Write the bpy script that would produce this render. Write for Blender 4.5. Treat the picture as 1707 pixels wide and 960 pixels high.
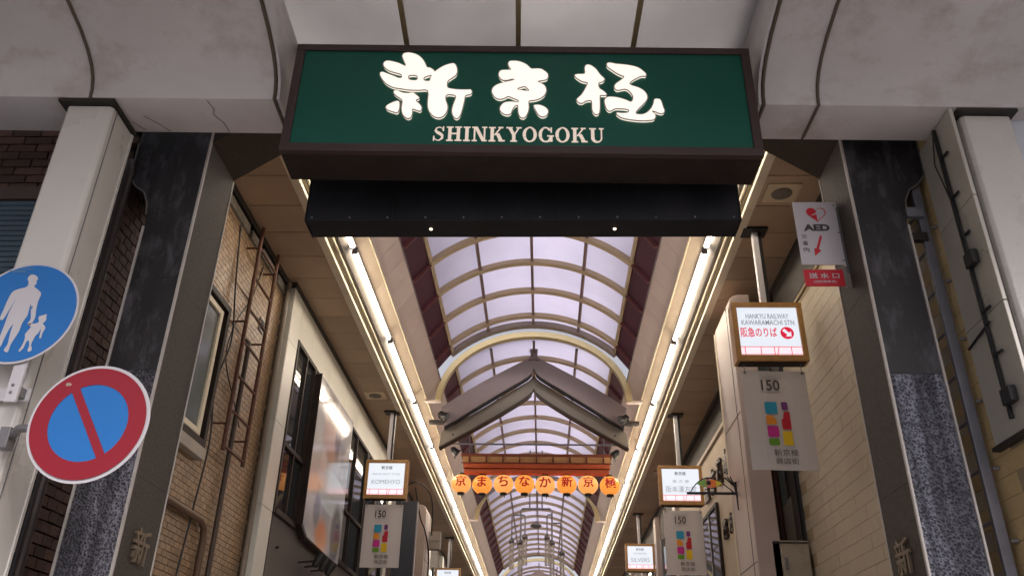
import bpy, math, random
from mathutils import Vector, Matrix
R_ = math.radians
random.seed(7)
S = bpy.context.scene
for o in list(bpy.data.objects): bpy.data.objects.remove(o)
COL = S.collection

# ------------------------------------------------------------------ camera
EYE = 1.55
cam_data = bpy.data.cameras.new('camera'); cam = bpy.data.objects.new('camera', cam_data); COL.objects.link(cam)
cam_data.sensor_width = 36; cam_data.lens = 36 * 1390 / 1707
cam_data.clip_start = 0.05; cam_data.clip_end = 2000
pitch, yaw, roll = R_(27.83), R_(-2.43), R_(1.207)
F_ = Vector((math.sin(yaw) * math.cos(pitch), math.cos(yaw) * math.cos(pitch), math.sin(pitch)))
Rt = Vector((math.cos(yaw), -math.sin(yaw), 0)); Up = Rt.cross(F_)
Rr = math.cos(roll) * Rt + math.sin(roll) * Up; Ur = math.cos(roll) * Up - math.sin(roll) * Rt
m = Matrix((Rr, Ur, -F_)).transposed().to_4x4(); m.translation = Vector((0, 0, EYE))
cam.matrix_world = m
S.camera = cam

# ------------------------------------------------------------------ light
EXPO = 1.56
SUN_EL, SUN_AZ = 38, 150          # soft sun behind cloud, from behind the camera and to the right
w = bpy.data.worlds.new('World'); S.world = w; w.use_nodes = True
nt = w.node_tree; nt.nodes.clear()
sky = nt.nodes.new('ShaderNodeTexSky'); sky.sky_type = 'NISHITA'; sky.sun_disc = False
sky.sun_elevation = R_(SUN_EL); sky.sun_rotation = R_(SUN_AZ); sky.air_density = 1.0; sky.dust_density = 5.0; sky.ozone_density = 1.5
bg = nt.nodes.new('ShaderNodeBackground'); bg.inputs['Strength'].default_value = 0.06
wo = nt.nodes.new('ShaderNodeOutputWorld')
cl = nt.nodes.new('ShaderNodeHueSaturation'); cl.inputs['Saturation'].default_value = .2; cl.inputs['Value'].default_value = 1.05   # thin cloud
tn = nt.nodes.new('ShaderNodeMix'); tn.data_type = 'RGBA'; tn.blend_type = 'MULTIPLY'; tn.inputs['Factor'].default_value = 1; tn.inputs['B'].default_value = (1.0, .965, 1.0, 1)
nt.links.new(sky.outputs[0], cl.inputs['Color']); nt.links.new(cl.outputs[0], tn.inputs['A']); nt.links.new(tn.outputs['Result'], bg.inputs[0]); nt.links.new(bg.outputs[0], wo.inputs[0])
sun_d = bpy.data.lights.new('sun', 'SUN'); sun_d.energy = 0.5; sun_d.angle = R_(20); sun_d.color = (1.0, .95, .88)
sun = bpy.data.objects.new('sun', sun_d); COL.objects.link(sun)
sd = Vector((math.sin(R_(SUN_AZ)) * math.cos(R_(SUN_EL)), math.cos(R_(SUN_AZ)) * math.cos(R_(SUN_EL)), math.sin(R_(SUN_EL))))
sun.rotation_euler = sd.to_track_quat('Z', 'Y').to_euler(); sun.location = sd * 60
S.view_settings.view_transform = 'Standard'; S.view_settings.look = 'None'
S.view_settings.exposure = EXPO; S.view_settings.gamma = 1; S.view_settings.use_curve_mapping = False
try: S.render.film_transparent = False
except Exception: pass
def em(v): return v / 2 ** EXPO

# ------------------------------------------------------------------ materials
MATS = {}
def mat(name, col, rough=.6, metal=0, var=.12, vs=3.0, bump=0, bs=60, col2=None, grime=0, gcol=(.05, .045, .04), gs=1.2,
        stretch=(1, 1, 1), piece=0, voro=0, spec=.5, coat=0):
    if name in MATS: return MATS[name]
    M = bpy.data.materials.new(name); M.use_nodes = True; t = M.node_tree; N = t.nodes; L = t.links
    b = N['Principled BSDF']; b.inputs['Roughness'].default_value = rough; b.inputs['Metallic'].default_value = metal
    b.inputs['Specular IOR Level'].default_value = spec; b.inputs['Coat Weight'].default_value = coat
    geo = N.new('ShaderNodeNewGeometry'); mp = N.new('ShaderNodeMapping'); mp.inputs['Scale'].default_value = stretch
    L.new(geo.outputs['Position'], mp.inputs['Vector'])
    n1 = N.new('ShaderNodeTexNoise'); n1.inputs['Scale'].default_value = vs; n1.inputs['Detail'].default_value = 6; n1.inputs['Roughness'].default_value = .65
    L.new(mp.outputs[0], n1.inputs['Vector'])
    c2 = col2 or tuple(max(0, c * (1 - 2.2 * var)) for c in col)
    r = N.new('ShaderNodeValToRGB'); r.color_ramp.elements[0].position = .32; r.color_ramp.elements[1].position = .68
    r.color_ramp.elements[0].color = (*c2, 1); r.color_ramp.elements[1].color = (*col, 1)
    L.new(n1.outputs['Fac'], r.inputs['Fac']); out = r.outputs['Color']
    if piece:
        oi = N.new('ShaderNodeObjectInfo'); ad = N.new('ShaderNodeMath'); ad.operation = 'ADD'
        L.new(oi.outputs['Random'], ad.inputs[0]); L.new(geo.outputs['Random Per Island'], ad.inputs[1])
        fr = N.new('ShaderNodeMath'); fr.operation = 'FRACT'; L.new(ad.outputs[0], fr.inputs[0])
        hs = N.new('ShaderNodeHueSaturation'); mr = N.new('ShaderNodeMapRange')
        mr.inputs['To Min'].default_value = 1 - piece; mr.inputs['To Max'].default_value = 1 + piece
        L.new(fr.outputs[0], mr.inputs['Value']); L.new(mr.outputs[0], hs.inputs['Value']); L.new(out, hs.inputs['Color']); out = hs.outputs[0]
    if grime:
        n2 = N.new('ShaderNodeTexNoise'); n2.inputs['Scale'].default_value = gs; n2.inputs['Detail'].default_value = 9; n2.inputs['Roughness'].default_value = .7
        mp2 = N.new('ShaderNodeMapping'); mp2.inputs['Scale'].default_value = stretch; mp2.inputs['Location'].default_value = (3, 7, 1)
        L.new(geo.outputs['Position'], mp2.inputs['Vector']); L.new(mp2.outputs[0], n2.inputs['Vector'])
        r2 = N.new('ShaderNodeMapRange'); r2.inputs['From Min'].default_value = .5; r2.inputs['From Max'].default_value = .72; r2.inputs['To Max'].default_value = grime
        L.new(n2.outputs['Fac'], r2.inputs['Value'])
        mx = N.new('ShaderNodeMix'); mx.data_type = 'RGBA'; L.new(r2.outputs[0], mx.inputs['Factor']); L.new(out, mx.inputs['A']); mx.inputs['B'].default_value = (*gcol, 1); out = mx.outputs['Result']
    L.new(out, b.inputs['Base Color'])
    if bump:
        bp = N.new('ShaderNodeBump'); bp.inputs['Distance'].default_value = bump
        if voro:
            v = N.new('ShaderNodeTexVoronoi'); v.inputs['Scale'].default_value = voro; L.new(geo.outputs['Position'], v.inputs['Vector']); L.new(v.outputs['Distance'], bp.inputs['Height'])
        else:
            n3 = N.new('ShaderNodeTexNoise'); n3.inputs['Scale'].default_value = bs; n3.inputs['Detail'].default_value = 4
            L.new(geo.outputs['Position'], n3.inputs['Vector']); L.new(n3.outputs['Fac'], bp.inputs['Height'])
        L.new(bp.outputs[0], b.inputs['Normal'])
    # slight roughness variation
    rr = N.new('ShaderNodeMapRange'); rr.inputs['To Min'].default_value = max(.02, rough - .1); rr.inputs['To Max'].default_value = min(1, rough + .12)
    L.new(n1.outputs['Fac'], rr.inputs['Value']); L.new(rr.outputs[0], b.inputs['Roughness'])
    MATS[name] = M; return M
def glow(name, col, strength, base=None):
    if name in MATS: return MATS[name]
    M = bpy.data.materials.new(name); M.use_nodes = True; b = M.node_tree.nodes['Principled BSDF']
    b.inputs['Base Color'].default_value = (*(base or col), 1); b.inputs['Emission Color'].default_value = (*col, 1)
    b.inputs['Emission Strength'].default_value = strength; b.inputs['Roughness'].default_value = .35
    MATS[name] = M; return M
def flat(name, col, rough=.5):
    if name in MATS: return MATS[name]
    M = bpy.data.materials.new(name); M.use_nodes = True; b = M.node_tree.nodes['Principled BSDF']
    b.inputs['Base Color'].default_value = (*col, 1); b.inputs['Roughness'].default_value = rough
    MATS[name] = M; return M
def translucent(name, col, dirt=.15, gloss=.06, scale=1.3):
    if name in MATS: return MATS[name]
    M = bpy.data.materials.new(name); M.use_nodes = True; t = M.node_tree; N = t.nodes; L = t.links; N.clear()
    o = N.new('ShaderNodeOutputMaterial'); tr = N.new('ShaderNodeBsdfTranslucent'); df = N.new('ShaderNodeBsdfDiffuse'); gl = N.new('ShaderNodeBsdfGlossy')
    gl.inputs['Roughness'].default_value = .25
    geo = N.new('ShaderNodeNewGeometry'); n = N.new('ShaderNodeTexNoise'); n.inputs['Scale'].default_value = scale; n.inputs['Detail'].default_value = 8
    L.new(geo.outputs['Position'], n.inputs['Vector'])
    r = N.new('ShaderNodeValToRGB'); r.color_ramp.elements[0].position = .35; r.color_ramp.elements[1].position = .62
    r.color_ramp.elements[0].color = (*[c * (1 - dirt) for c in col], 1); r.color_ramp.elements[1].color = (*col, 1)
    L.new(n.outputs['Fac'], r.inputs['Fac']); oi = N.new('ShaderNodeObjectInfo'); mr = N.new('ShaderNodeMapRange'); mr.inputs['To Min'].default_value = .9; mr.inputs['To Max'].default_value = 1.03
    hs = N.new('ShaderNodeHueSaturation'); L.new(oi.outputs['Random'], mr.inputs['Value']); L.new(mr.outputs[0], hs.inputs['Value']); L.new(r.outputs[0], hs.inputs['Color'])
    L.new(hs.outputs[0], tr.inputs['Color']); L.new(hs.outputs[0], df.inputs['Color'])
    m1 = N.new('ShaderNodeMixShader'); m1.inputs[0].default_value = .25; L.new(tr.outputs[0], m1.inputs[1]); L.new(df.outputs[0], m1.inputs[2])
    m2 = N.new('ShaderNodeMixShader'); m2.inputs[0].default_value = gloss; L.new(m1.outputs[0], m2.inputs[1]); L.new(gl.outputs[0], m2.inputs[2])
    L.new(m2.outputs[0], o.inputs['Surface']); MATS[name] = M; return M
def glass(name, tint=(.7, .75, .75), see=.35):
    if name in MATS: return MATS[name]
    M = bpy.data.materials.new(name); M.use_nodes = True; t = M.node_tree; N = t.nodes; L = t.links; N.clear()
    o = N.new('ShaderNodeOutputMaterial'); tp = N.new('ShaderNodeBsdfTransparent'); tp.inputs[0].default_value = (*tint, 1)
    df = N.new('ShaderNodeBsdfDiffuse'); df.inputs[0].default_value = (.03, .035, .04, 1)
    gl = N.new('ShaderNodeBsdfGlossy'); gl.inputs['Roughness'].default_value = .03
    m0 = N.new('ShaderNodeMixShader'); m0.inputs[0].default_value = see; L.new(df.outputs[0], m0.inputs[1]); L.new(tp.outputs[0], m0.inputs[2])
    lw = N.new('ShaderNodeFresnel'); lw.inputs[0].default_value = 1.9
    m1 = N.new('ShaderNodeMixShader'); L.new(lw.outputs[0], m1.inputs[0]); L.new(m0.outputs[0], m1.inputs[1]); L.new(gl.outputs[0], m1.inputs[2])
    L.new(m1.outputs[0], o.inputs['Surface']); MATS[name] = M; return M

# ------------------------------------------------------------------ mesh helpers
class MB:
    def __init__(s): s.v = []; s.f = []; s.sm = []
    def add(s, vs, fs, smooth=False):
        k = len(s.v); s.v += [tuple(map(float, q)) for q in vs]; s.f += [tuple(i + k for i in f) for f in fs]; s.sm += [smooth] * len(fs); return s
    def box(s, x0, x1, y0, y1, z0, z1):
        x0, x1 = sorted((x0, x1)); y0, y1 = sorted((y0, y1)); z0, z1 = sorted((z0, z1))
        return s.add([(x0, y0, z0), (x1, y0, z0), (x1, y1, z0), (x0, y1, z0), (x0, y0, z1), (x1, y0, z1), (x1, y1, z1), (x0, y1, z1)],
                     [(0, 3, 2, 1), (4, 5, 6, 7), (0, 1, 5, 4), (1, 2, 6, 5), (2, 3, 7, 6), (3, 0, 4, 7)])
    def prism(s, poly, axis, a, b, smooth=False):
        # poly of (p,q): axis 'x' -> (y,z); 'y' -> (x,z); 'z' -> (x,y)
        ar = sum(poly[i][0] * poly[(i + 1) % len(poly)][1] - poly[(i + 1) % len(poly)][0] * poly[i][1] for i in range(len(poly)))
        if ar < 0: poly = poly[::-1]
        def P(p, q, t): return {'x': (t, p, q), 'y': (p, t, q), 'z': (p, q, t)}[axis]
        a, b = min(a, b), max(a, b); n = len(poly)
        vs = [P(p, q, a) for p, q in poly] + [P(p, q, b) for p, q in poly]
        fs = [tuple(range(n))[::-1], tuple(range(n, 2 * n))] + [(i, (i + 1) % n, n + (i + 1) % n, n + i) for i in range(n)]
        if axis == 'y': fs = [f[::-1] for f in fs]
        k = len(s.f); s.add(vs, fs)
        if smooth:
            for i in range(k + 2, len(s.f)): s.sm[i] = True
        return s
    def tube(s, pts, r, n=8, cap=True):
        pts = [Vector(p) for p in pts]; vs = []; rs = r if isinstance(r, (list, tuple)) else [r] * len(pts); last = None
        for i, p in enumerate(pts):
            d = (pts[min(i + 1, len(pts) - 1)] - pts[max(i - 1, 0)]).normalized()
            u = last if last is not None else (Vector((0, 0, 1)) if abs(d.z) < .9 else Vector((1, 0, 0)))
            x = (u - d * u.dot(d)).normalized(); y = d.cross(x); last = x
            for k in range(n):
                a = 2 * math.pi * (k + .5) / n; vs.append(p + rs[i] * (math.cos(a) * x + math.sin(a) * y))
        fs = [(i * n + k, i * n + (k + 1) % n, (i + 1) * n + (k + 1) % n, (i + 1) * n + k) for i in range(len(pts) - 1) for k in range(n)]
        k0 = len(s.f); s.add(vs, fs, True)
        if cap: s.add([vs[k] for k in range(n)][::-1] + [vs[(len(pts) - 1) * n + k] for k in range(n)], [tuple(range(n)), tuple(range(n, 2 * n))])
        return s
    def lathe(s, c, prof, n=24, axis='z', smooth=True):
        vs = []
        for (r, h) in prof:
            for k in range(n):
                a = 2 * math.pi * k / n; p = (r * math.cos(a), r * math.sin(a), h)
                if axis == 'y': p = (p[0], p[2], p[1])
                vs.append((c[0] + p[0], c[1] + p[1], c[2] + p[2]))
        m = len(prof); fs = [(i * n + k, i * n + (k + 1) % n, (i + 1) * n + (k + 1) % n, (i + 1) * n + k) for i in range(m - 1) for k in range(n)]
        if axis == 'y': fs = [f[::-1] for f in fs]
        return s.add(vs, fs, smooth)
    def strip(s, a, b, smooth=False):           # ribbon between two polylines
        n = len(a); return s.add(list(a) + list(b), [(i, i + 1, n + i + 1, n + i) for i in range(n - 1)], smooth)
    def slab(s, a, b, off):                     # closed thick ribbon: polylines a,b plus offset vector per call
        n = len(a); o = Vector(off); A = [Vector(p) for p in a]; B = [Vector(p) for p in b]
        vs = A + B + [p + o for p in A] + [p + o for p in B]; fs = []
        for i in range(n - 1):
            fs += [(i, i + 1, n + i + 1, n + i), (2 * n + i, 3 * n + i, 3 * n + i + 1, 2 * n + i + 1), (i, 2 * n + i, 2 * n + i + 1, i + 1), (n + i, n + i + 1, 3 * n + i + 1, 3 * n + i)]
        fs += [(0, n, 3 * n, 2 * n), (n - 1, 3 * n - 1, 4 * n - 1, 2 * n - 1)]
        return s.add(vs, fs)
PV = Vector((-.15, 4.1, 0)); FR = R_(1.55); FM = Matrix.Rotation(FR, 4, 'Z')
BASE = {}
def props(o, label, cat, group, kind):
    if label: o['label'] = label
    if cat: o['category'] = cat
    if group: o['group'] = group
    if kind: o['kind'] = kind
def place(o, base, fac):
    b = Vector(base); BASE[o.name] = b
    if fac: o.location = FM @ (b - PV) + PV; o.rotation_euler = (0, 0, FR)
    else: o.location = b
def thing(name, label, cat, base, fac=False, group=None, kind=None):
    o = bpy.data.objects.new(name, None); COL.objects.link(o); o.empty_display_size = .1
    props(o, label, cat, group, kind); place(o, base, fac); return o
def mesh_of(name, mb, material, base, bevel=0):
    me = bpy.data.meshes.new(name); b = Vector(base)
    me.from_pydata([Vector(p) - b for p in mb.v], [], mb.f); me.update()
    me.polygons.foreach_set('use_smooth', mb.sm)
    me.materials.append(material); return me
def part(name, mb, material, parent, bevel=0, label=None, kind=None):
    b = BASE[parent.name]; o = bpy.data.objects.new(name, mesh_of(name, mb, material, b)); COL.objects.link(o)
    o.parent = parent; BASE[o.name] = b; props(o, label, None, None, kind)
    if bevel: addbev(o, bevel)
    return o
def solo(name, mb, material, label, cat, base=None, fac=False, group=None, kind=None, bevel=0):
    if base is None:
        base = [(min(p[i] for p in mb.v) + max(p[i] for p in mb.v)) / 2 for i in range(2)] + [min(p[2] for p in mb.v)]
    o = bpy.data.objects.new(name, mesh_of(name, mb, material, base)); COL.objects.link(o); place(o, base, fac)
    props(o, label, cat, group, kind)
    if bevel: addbev(o, bevel)
    return o
def addbev(o, wd):
    m = o.modifiers.new('bevel', 'BEVEL'); m.width = wd; m.segments = 2; m.limit_method = 'ANGLE'; m.angle_limit = R_(40)
def copy_tree(root, delta, label=None):
    r = root.copy(); COL.objects.link(r); r.location = root.location + Vector(delta)
    if label: r['label'] = label
    for ch in list(root.children):
        c = ch.copy(); COL.objects.link(c); c.parent = r
        for g in list(ch.children):
            d = g.copy(); COL.objects.link(d); d.parent = c
    return r
def cells(name, me_box, material, parent, spots, size, limit=300, key=None, jitter=.0):
    """wall pieces sharing one mesh: spots are centres; size = (dx,dy,dz)"""
    dx, dy, dz = [q / 2 for q in size]
    base = MB().box(-dx, dx, -dy, dy, -dz, dz)
    me = mesh_of(name, base, material, (0, 0, 0)); b = BASE[parent.name]
    if key: spots = sorted(spots, key=key)
    rest = MB()
    for i, sp in enumerate(spots):
        j = [random.uniform(-jitter, jitter) for _ in range(3)]
        c = Vector(sp) + Vector(j)
        if i < limit:
            o = bpy.data.objects.new(name, me); COL.objects.link(o); o.parent = parent; o.location = c - b
        else: rest.box(c.x - dx, c.x + dx, c.y - dy, c.y + dy, c.z - dz, c.z + dz)
    if rest.v: part(name + '_courses', rest, material, parent, kind='stuff')

# flat shapes and lettering -------------------------------------------------
def catmull(pts, k=3):
    n = len(pts); out = []
    for i in range(n):
        p0, p1, p2, p3 = [Vector((*pts[(i + j) % n], 0)) for j in (-1, 0, 1, 2)]
        for s in range(k):
            t = s / k; q = .5 * ((2 * p1) + (p2 - p0) * t + (2 * p0 - 5 * p1 + 4 * p2 - p3) * t * t + (3 * p1 - p0 - 3 * p2 + p3) * t ** 3); out.append((q.x, q.y))
    return out
def fill2d(splines, depth=0.0):
    """filled outline mesh data (holes by even-odd) -> (verts (x,y,z), faces)"""
    cu = bpy.data.curves.new('shape', 'CURVE'); cu.dimensions = '2D'; cu.fill_mode = 'BOTH'; cu.extrude = depth
    for sp in splines:
        s = cu.splines.new('POLY'); s.points.add(len(sp) - 1); s.use_cyclic_u = True
        for i, (x, y) in enumerate(sp): s.points[i].co = (x, y, 0, 1)
    ob = bpy.data.objects.new('shape', cu); me = ob.to_mesh()
    r = ([tuple(v.co) for v in me.vertices], [tuple(p.vertices) for p in me.polygons]); ob.to_mesh_clear(); bpy.data.objects.remove(ob); bpy.data.curves.remove(cu)
    return r
def text2d(txt, bold=0.0, depth=0.0, spacing=1.0, shear=0, line=1.0):
    cu = bpy.data.curves.new('letters', 'FONT'); cu.body = txt; cu.size = 1; cu.offset = bold; cu.extrude = depth; cu.space_character = spacing
    cu.shear = shear; cu.align_x = 'CENTER'; cu.resolution_u = 3; cu.space_line = line
    ob = bpy.data.objects.new('letters', cu); me = ob.to_mesh()
    r = ([tuple(v.co) for v in me.vertices], [tuple(p.vertices) for p in me.polygons]); ob.to_mesh_clear(); bpy.data.objects.remove(ob); bpy.data.curves.remove(cu)
    return r
def fit(vf, w=None, h=None):
    vs, fs = vf
    if not vs: return [], []
    x0, x1 = min(v[0] for v in vs), max(v[0] for v in vs); y0, y1 = min(v[1] for v in vs), max(v[1] for v in vs)
    sx = w / (x1 - x0) if w else None; sy = h / (y1 - y0) if h else None
    sx = sx or sy; sy = sy or sx
    return [((v[0] - (x0 + x1) / 2) * sx, (v[1] - (y0 + y1) / 2) * sy, v[2]) for v in vs], fs
def lay(mb, vf, c, right=(1, 0, 0), up=(0, 0, 1), out=(0, -1, 0)):
    """put a flat shape (centred x,y; z toward the viewer) at c"""
    c, r_, u_, o_ = Vector(c), Vector(right), Vector(up), Vector(out)
    mb.add([c + r_ * x + u_ * y + o_ * z for x, y, z in vf[0]], vf[1]); return mb
def rect2d(x0, x1, y0, y1): return [(x0, y0, 0), (x1, y0, 0), (x1, y1, 0), (x0, y1, 0)], [(0, 1, 2, 3)]
def circ(r, n=48, a0=0, a1=360, cx=0, cy=0): return [(cx + r * math.cos(R_(a0 + (a1 - a0) * i / n)), cy + r * math.sin(R_(a0 + (a1 - a0) * i / n))) for i in range(n + (0 if a1 - a0 == 360 else 1))]
GLYPH = {'shin':[[(-888,5251),(-879,5271),(-851,5279),(-818,5272),(-786,5256),(-758,5226),(-741,5196),(-726,5160),(-708,5157),(-682,5137),(-676,5126),(-648,5154),(-614,5178),(-579,5192),(-559,5192),(-545,5172),(-536,5129),(-544,5097),(-563,5077),(-587,5054),(-593,5031),(-589,4999),(-559,4989),(-519,4984),(-469,4984),(-449,4985),(-439,4966),(-448,4946),(-477,4936),(-482,4898),(-490,4842),(-500,4792),(-513,4764),(-530,4761),(-548,4785),(-555,4822),(-548,4872),(-536,4929),(-566,4942),(-593,4938),(-596,4903),(-582,4859),(-582,4822),(-597,4784),(-620,4766),(-649,4768),(-677,4790),(-697,4826),(-705,4876),(-709,4971),(-766,4974),(-826,4976),(-876,4985),(-921,4994),(-963,5019),(-991,5051),(-1012,5090),(-1012,5113),(-997,5118),(-971,5107),(-929,5088),(-898,5072),(-880,5072),(-878,5089),(-890,5102),(-927,5114),(-963,5130),(-991,5156),(-1000,5179),(-995,5199),(-975,5210),(-939,5203),(-903,5191),(-860,5168),(-870,5198),(-883,5231)],[(-832,5089),(-787,5090),(-783,5055),(-828,5059)],[(-737,5076),(-699,5094),(-696,5088),(-701,5073),(-704,5051),(-735,5052)],[(-914,4969),(-895,4972),(-864,4956),(-829,4951),(-799,4957),(-778,4939),(-758,4920),(-761,4907),(-775,4897),(-769,4885),(-748,4863),(-736,4835),(-745,4813),(-765,4819),(-792,4828),(-790,4800),(-795,4769),(-811,4756),(-831,4766),(-851,4793),(-859,4837),(-859,4893),(-885,4918),(-909,4940),(-917,4956)],[(-954,4835),(-949,4854),(-926,4873),(-898,4888),(-880,4888),(-872,4868),(-871,4830),(-880,4799),(-905,4805),(-936,4817)]],'kyo':[[(-225,5191),(-219,5213),(-200,5219),(-167,5218),(-135,5206),(-106,5187),(-81,5158),(-55,5158),(-23,5157),(0,5142),(21,5118),(24,5091),(14,5070),(-9,5062),(-40,5054),(-18,5040),(5,5019),(13,4984),(3,4949),(-22,4922),(-58,4906),(-92,4898),(-92,4848),(-100,4803),(-116,4774),(-129,4769),(-145,4779),(-157,4813),(-160,4865),(-178,4856),(-191,4830),(-201,4801),(-219,4792),(-242,4798),(-262,4817),(-268,4840),(-261,4863),(-244,4884),(-217,4893),(-185,4893),(-157,4889),(-160,4905),(-185,4917),(-217,4933),(-240,4919),(-267,4911),(-294,4921),(-313,4947),(-320,4973),(-313,5003),(-288,5027),(-252,5043),(-215,5055),(-183,5066),(-202,5070),(-225,5061),(-257,5062),(-274,5081),(-282,5102),(-277,5129),(-259,5143),(-208,5146),(-218,5167)],[(-164,4993),(-123,5012),(-107,5000),(-93,4980),(-127,4982)],[(-65,4863),(-51,4872),(-26,4871),(1,4858),(21,4836),(23,4810),(10,4787),(-13,4780),(-35,4795),(-53,4832)]],'goku':[[(248,5161),(254,5185),(270,5195),(293,5186),(320,5159),(338,5126),(349,5108),(366,5087),(369,5072),(354,5055),(335,5049),(332,5024),(338,5003),(356,4989),(376,4965),(375,4951),(355,4949),(338,4947),(336,4895),(334,4843),(328,4811),(310,4800),(295,4814),(286,4842),(286,4900),(272,4909),(249,4902),(231,4888),(209,4890),(195,4910),(200,4925),(223,4952),(242,4987),(264,5041),(257,5050),(230,5058),(203,5079),(187,5100),(190,5112),(213,5118),(247,5121)],[(386,5190),(391,5209),(412,5212),(447,5203),(498,5198),(543,5189),(580,5175),(606,5151),(626,5124),(622,5105),(599,5105),(566,5087),(537,5065),(522,5044),(536,5030),(567,5018),(598,4998),(619,4969),(624,4934),(611,4905),(587,4875),(563,4846),(548,4820),(556,4809),(588,4809),(615,4824),(639,4853),(655,4888),(664,4923),(680,4929),(700,4923),(708,4900),(714,4866),(721,4837),(711,4817),(687,4816),(665,4828),(645,4833),(660,4813),(665,4791),(652,4768),(625,4762),(581,4759),(532,4763),(488,4771),(457,4782),(433,4804),(436,4819),(467,4816),(499,4820),(506,4834),(495,4844),(460,4848),(424,4847),(400,4830),(383,4832),(370,4855),(362,4901),(368,4924),(386,4939),(418,4940),(459,4931),(494,4917),(521,4903),(532,4915),(536,4941),(524,4973),(502,4997),(480,4999),(447,4990),(432,4999),(426,5019),(436,5043),(469,5073),(489,5098),(471,5109),(444,5127),(417,5151),(395,5172)]],'adult':[[(-30,203),(-22,224),(0,228),(23,214),(30,198),(25,193),(29,172),(21,156),(40,141),(67,120),(74,104),(70,68),(73,18),(81,-33),(73,-68),(62,-78),(50,-68),(59,-43),(49,-3),(34,48),(34,17),(35,-23),(21,-63),(18,-113),(7,-152),(-4,-191),(-6,-229),(-18,-234),(-32,-220),(-22,-191),(-25,-152),(-28,-113),(-27,-73),(-40,-103),(-50,-162),(-56,-201),(-80,-239),(-91,-220),(-80,-181),(-77,-133),(-74,-83),(-73,-43),(-71,-3),(-65,38),(-56,84),(-71,27),(-83,-23),(-94,-48),(-111,-38),(-107,7),(-102,68),(-90,120),(-59,140),(-24,151),(-15,167),(-21,188)]],'child':[[(108,-53),(100,-33),(106,-23),(123,-18),(140,-13),(140,-28),(146,-43),(141,-58),(133,-68),(148,-82),(155,-97),(148,-122),(148,-151),(139,-153),(135,-122),(132,-97),(126,-122),(113,-142),(110,-161),(105,-190),(118,-219),(107,-231),(96,-224),(97,-195),(84,-166),(74,-181),(70,-210),(57,-229),(49,-224),(59,-191),(61,-152),(55,-132),(63,-112),(74,-88),(58,-78),(49,-71),(64,-68),(87,-68),(104,-63)]]}

# ------------------------------------------------------------------ material palette
M_canopy = mat('canopy_paint', (.64, .60, .605), .45, var=.06, vs=1.2, grime=.55, gcol=(.27, .20, .14), gs=2.2, stretch=(1, 1, 1.6), bump=.004, bs=3)
M_seam = mat('seam_sealant', (.13, .095, .07), .8)
M_silver = mat('column_enamel', (.66, .63, .59), .28, var=.03, vs=.8, grime=.2, gcol=(.36, .33, .28), gs=4, coat=.3)
M_brown = mat('frame_brown', (.026, .015, .013), .55, var=.3, vs=9, spec=.3, grime=.35, gcol=(.05, .035, .028), gs=7)
M_navy = mat('housing_black', (.009, .009, .014), .6, var=.3, vs=4, spec=.3, grime=.5, gcol=(.028, .026, .028), gs=3, stretch=(1, 1, .4))
M_green = mat('sign_green', (.002, .085, .058), .45, var=.04, vs=2, spec=.3)
M_letter = glow('backlit_letter', (1.0, .89, .76), em(.98), (.6, .56, .5))
M_letter_edge = flat('letter_edge', (.42, .36, .33))
M_latin = glow('cream_letter', (1.0, .83, .70), em(.42), (.7, .6, .5))
M_gran = mat('black_granite', (.022, .019, .024), .55, var=.4, vs=2.5, bump=.004, bs=90, grime=.75, gcol=(.12, .115, .135), gs=3.2, stretch=(2.5, 2.5, .9))
def hammered(name, lo, hi, streak, amt):
    M = mat(name, lo, .55, var=.2, vs=4, bump=.022, voro=70); t = M.node_tree; N = t.nodes; L = t.links; b_ = N['Principled BSDF']
    base = b_.inputs['Base Color'].links[0].from_socket; geo = N.new('ShaderNodeNewGeometry')
    v = N.new('ShaderNodeTexVoronoi'); v.inputs['Scale'].default_value = 70; L.new(geo.outputs['Position'], v.inputs['Vector'])
    mr = N.new('ShaderNodeMapRange'); mr.inputs['From Min'].default_value = .25; mr.inputs['From Max'].default_value = .62; L.new(v.outputs['Distance'], mr.inputs['Value'])
    mp = N.new('ShaderNodeMapping'); mp.inputs['Scale'].default_value = (7, 7, .35); L.new(geo.outputs['Position'], mp.inputs[0])
    n = N.new('ShaderNodeTexNoise'); n.inputs['Scale'].default_value = 1.6; n.inputs['Detail'].default_value = 3; L.new(mp.outputs[0], n.inputs['Vector'])
    m2 = N.new('ShaderNodeMapRange'); m2.inputs['From Min'].default_value = .47; m2.inputs['From Max'].default_value = .63; m2.inputs['To Min'].default_value = .32; L.new(n.outputs['Fac'], m2.inputs['Value'])
    mu = N.new('ShaderNodeMath'); mu.operation = 'MULTIPLY'; L.new(mr.outputs[0], mu.inputs[0]); L.new(m2.outputs[0], mu.inputs[1])
    ad = N.new('ShaderNodeMath'); ad.operation = 'MULTIPLY_ADD'; L.new(m2.outputs[0], ad.inputs[0]); ad.inputs[1].default_value = streak; L.new(mu.outputs[0], ad.inputs[2])
    sc_ = N.new('ShaderNodeMath'); sc_.operation = 'MULTIPLY'; sc_.use_clamp = True; L.new(ad.outputs[0], sc_.inputs[0]); sc_.inputs[1].default_value = amt
    mx = N.new('ShaderNodeMix'); mx.data_type = 'RGBA'; L.new(sc_.outputs[0], mx.inputs['Factor']); L.new(base, mx.inputs['A']); mx.inputs['B'].default_value = (*hi, 1); L.new(mx.outputs['Result'], b_.inputs['Base Color']); return M
M_hammer = hammered('hammered_granite', (.030, .030, .042), (.40, .41, .50), .16, .62)
M_hammer2 = hammered('hammered_granite_dark', (.045, .043, .055), (.26, .25, .30), .12, .8)
M_stone = mat('brown_granite', (.078, .064, .050), .7, var=.32, vs=55, bump=.006, bs=150, grime=.5, gcol=(.05, .042, .032), gs=2)
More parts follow.
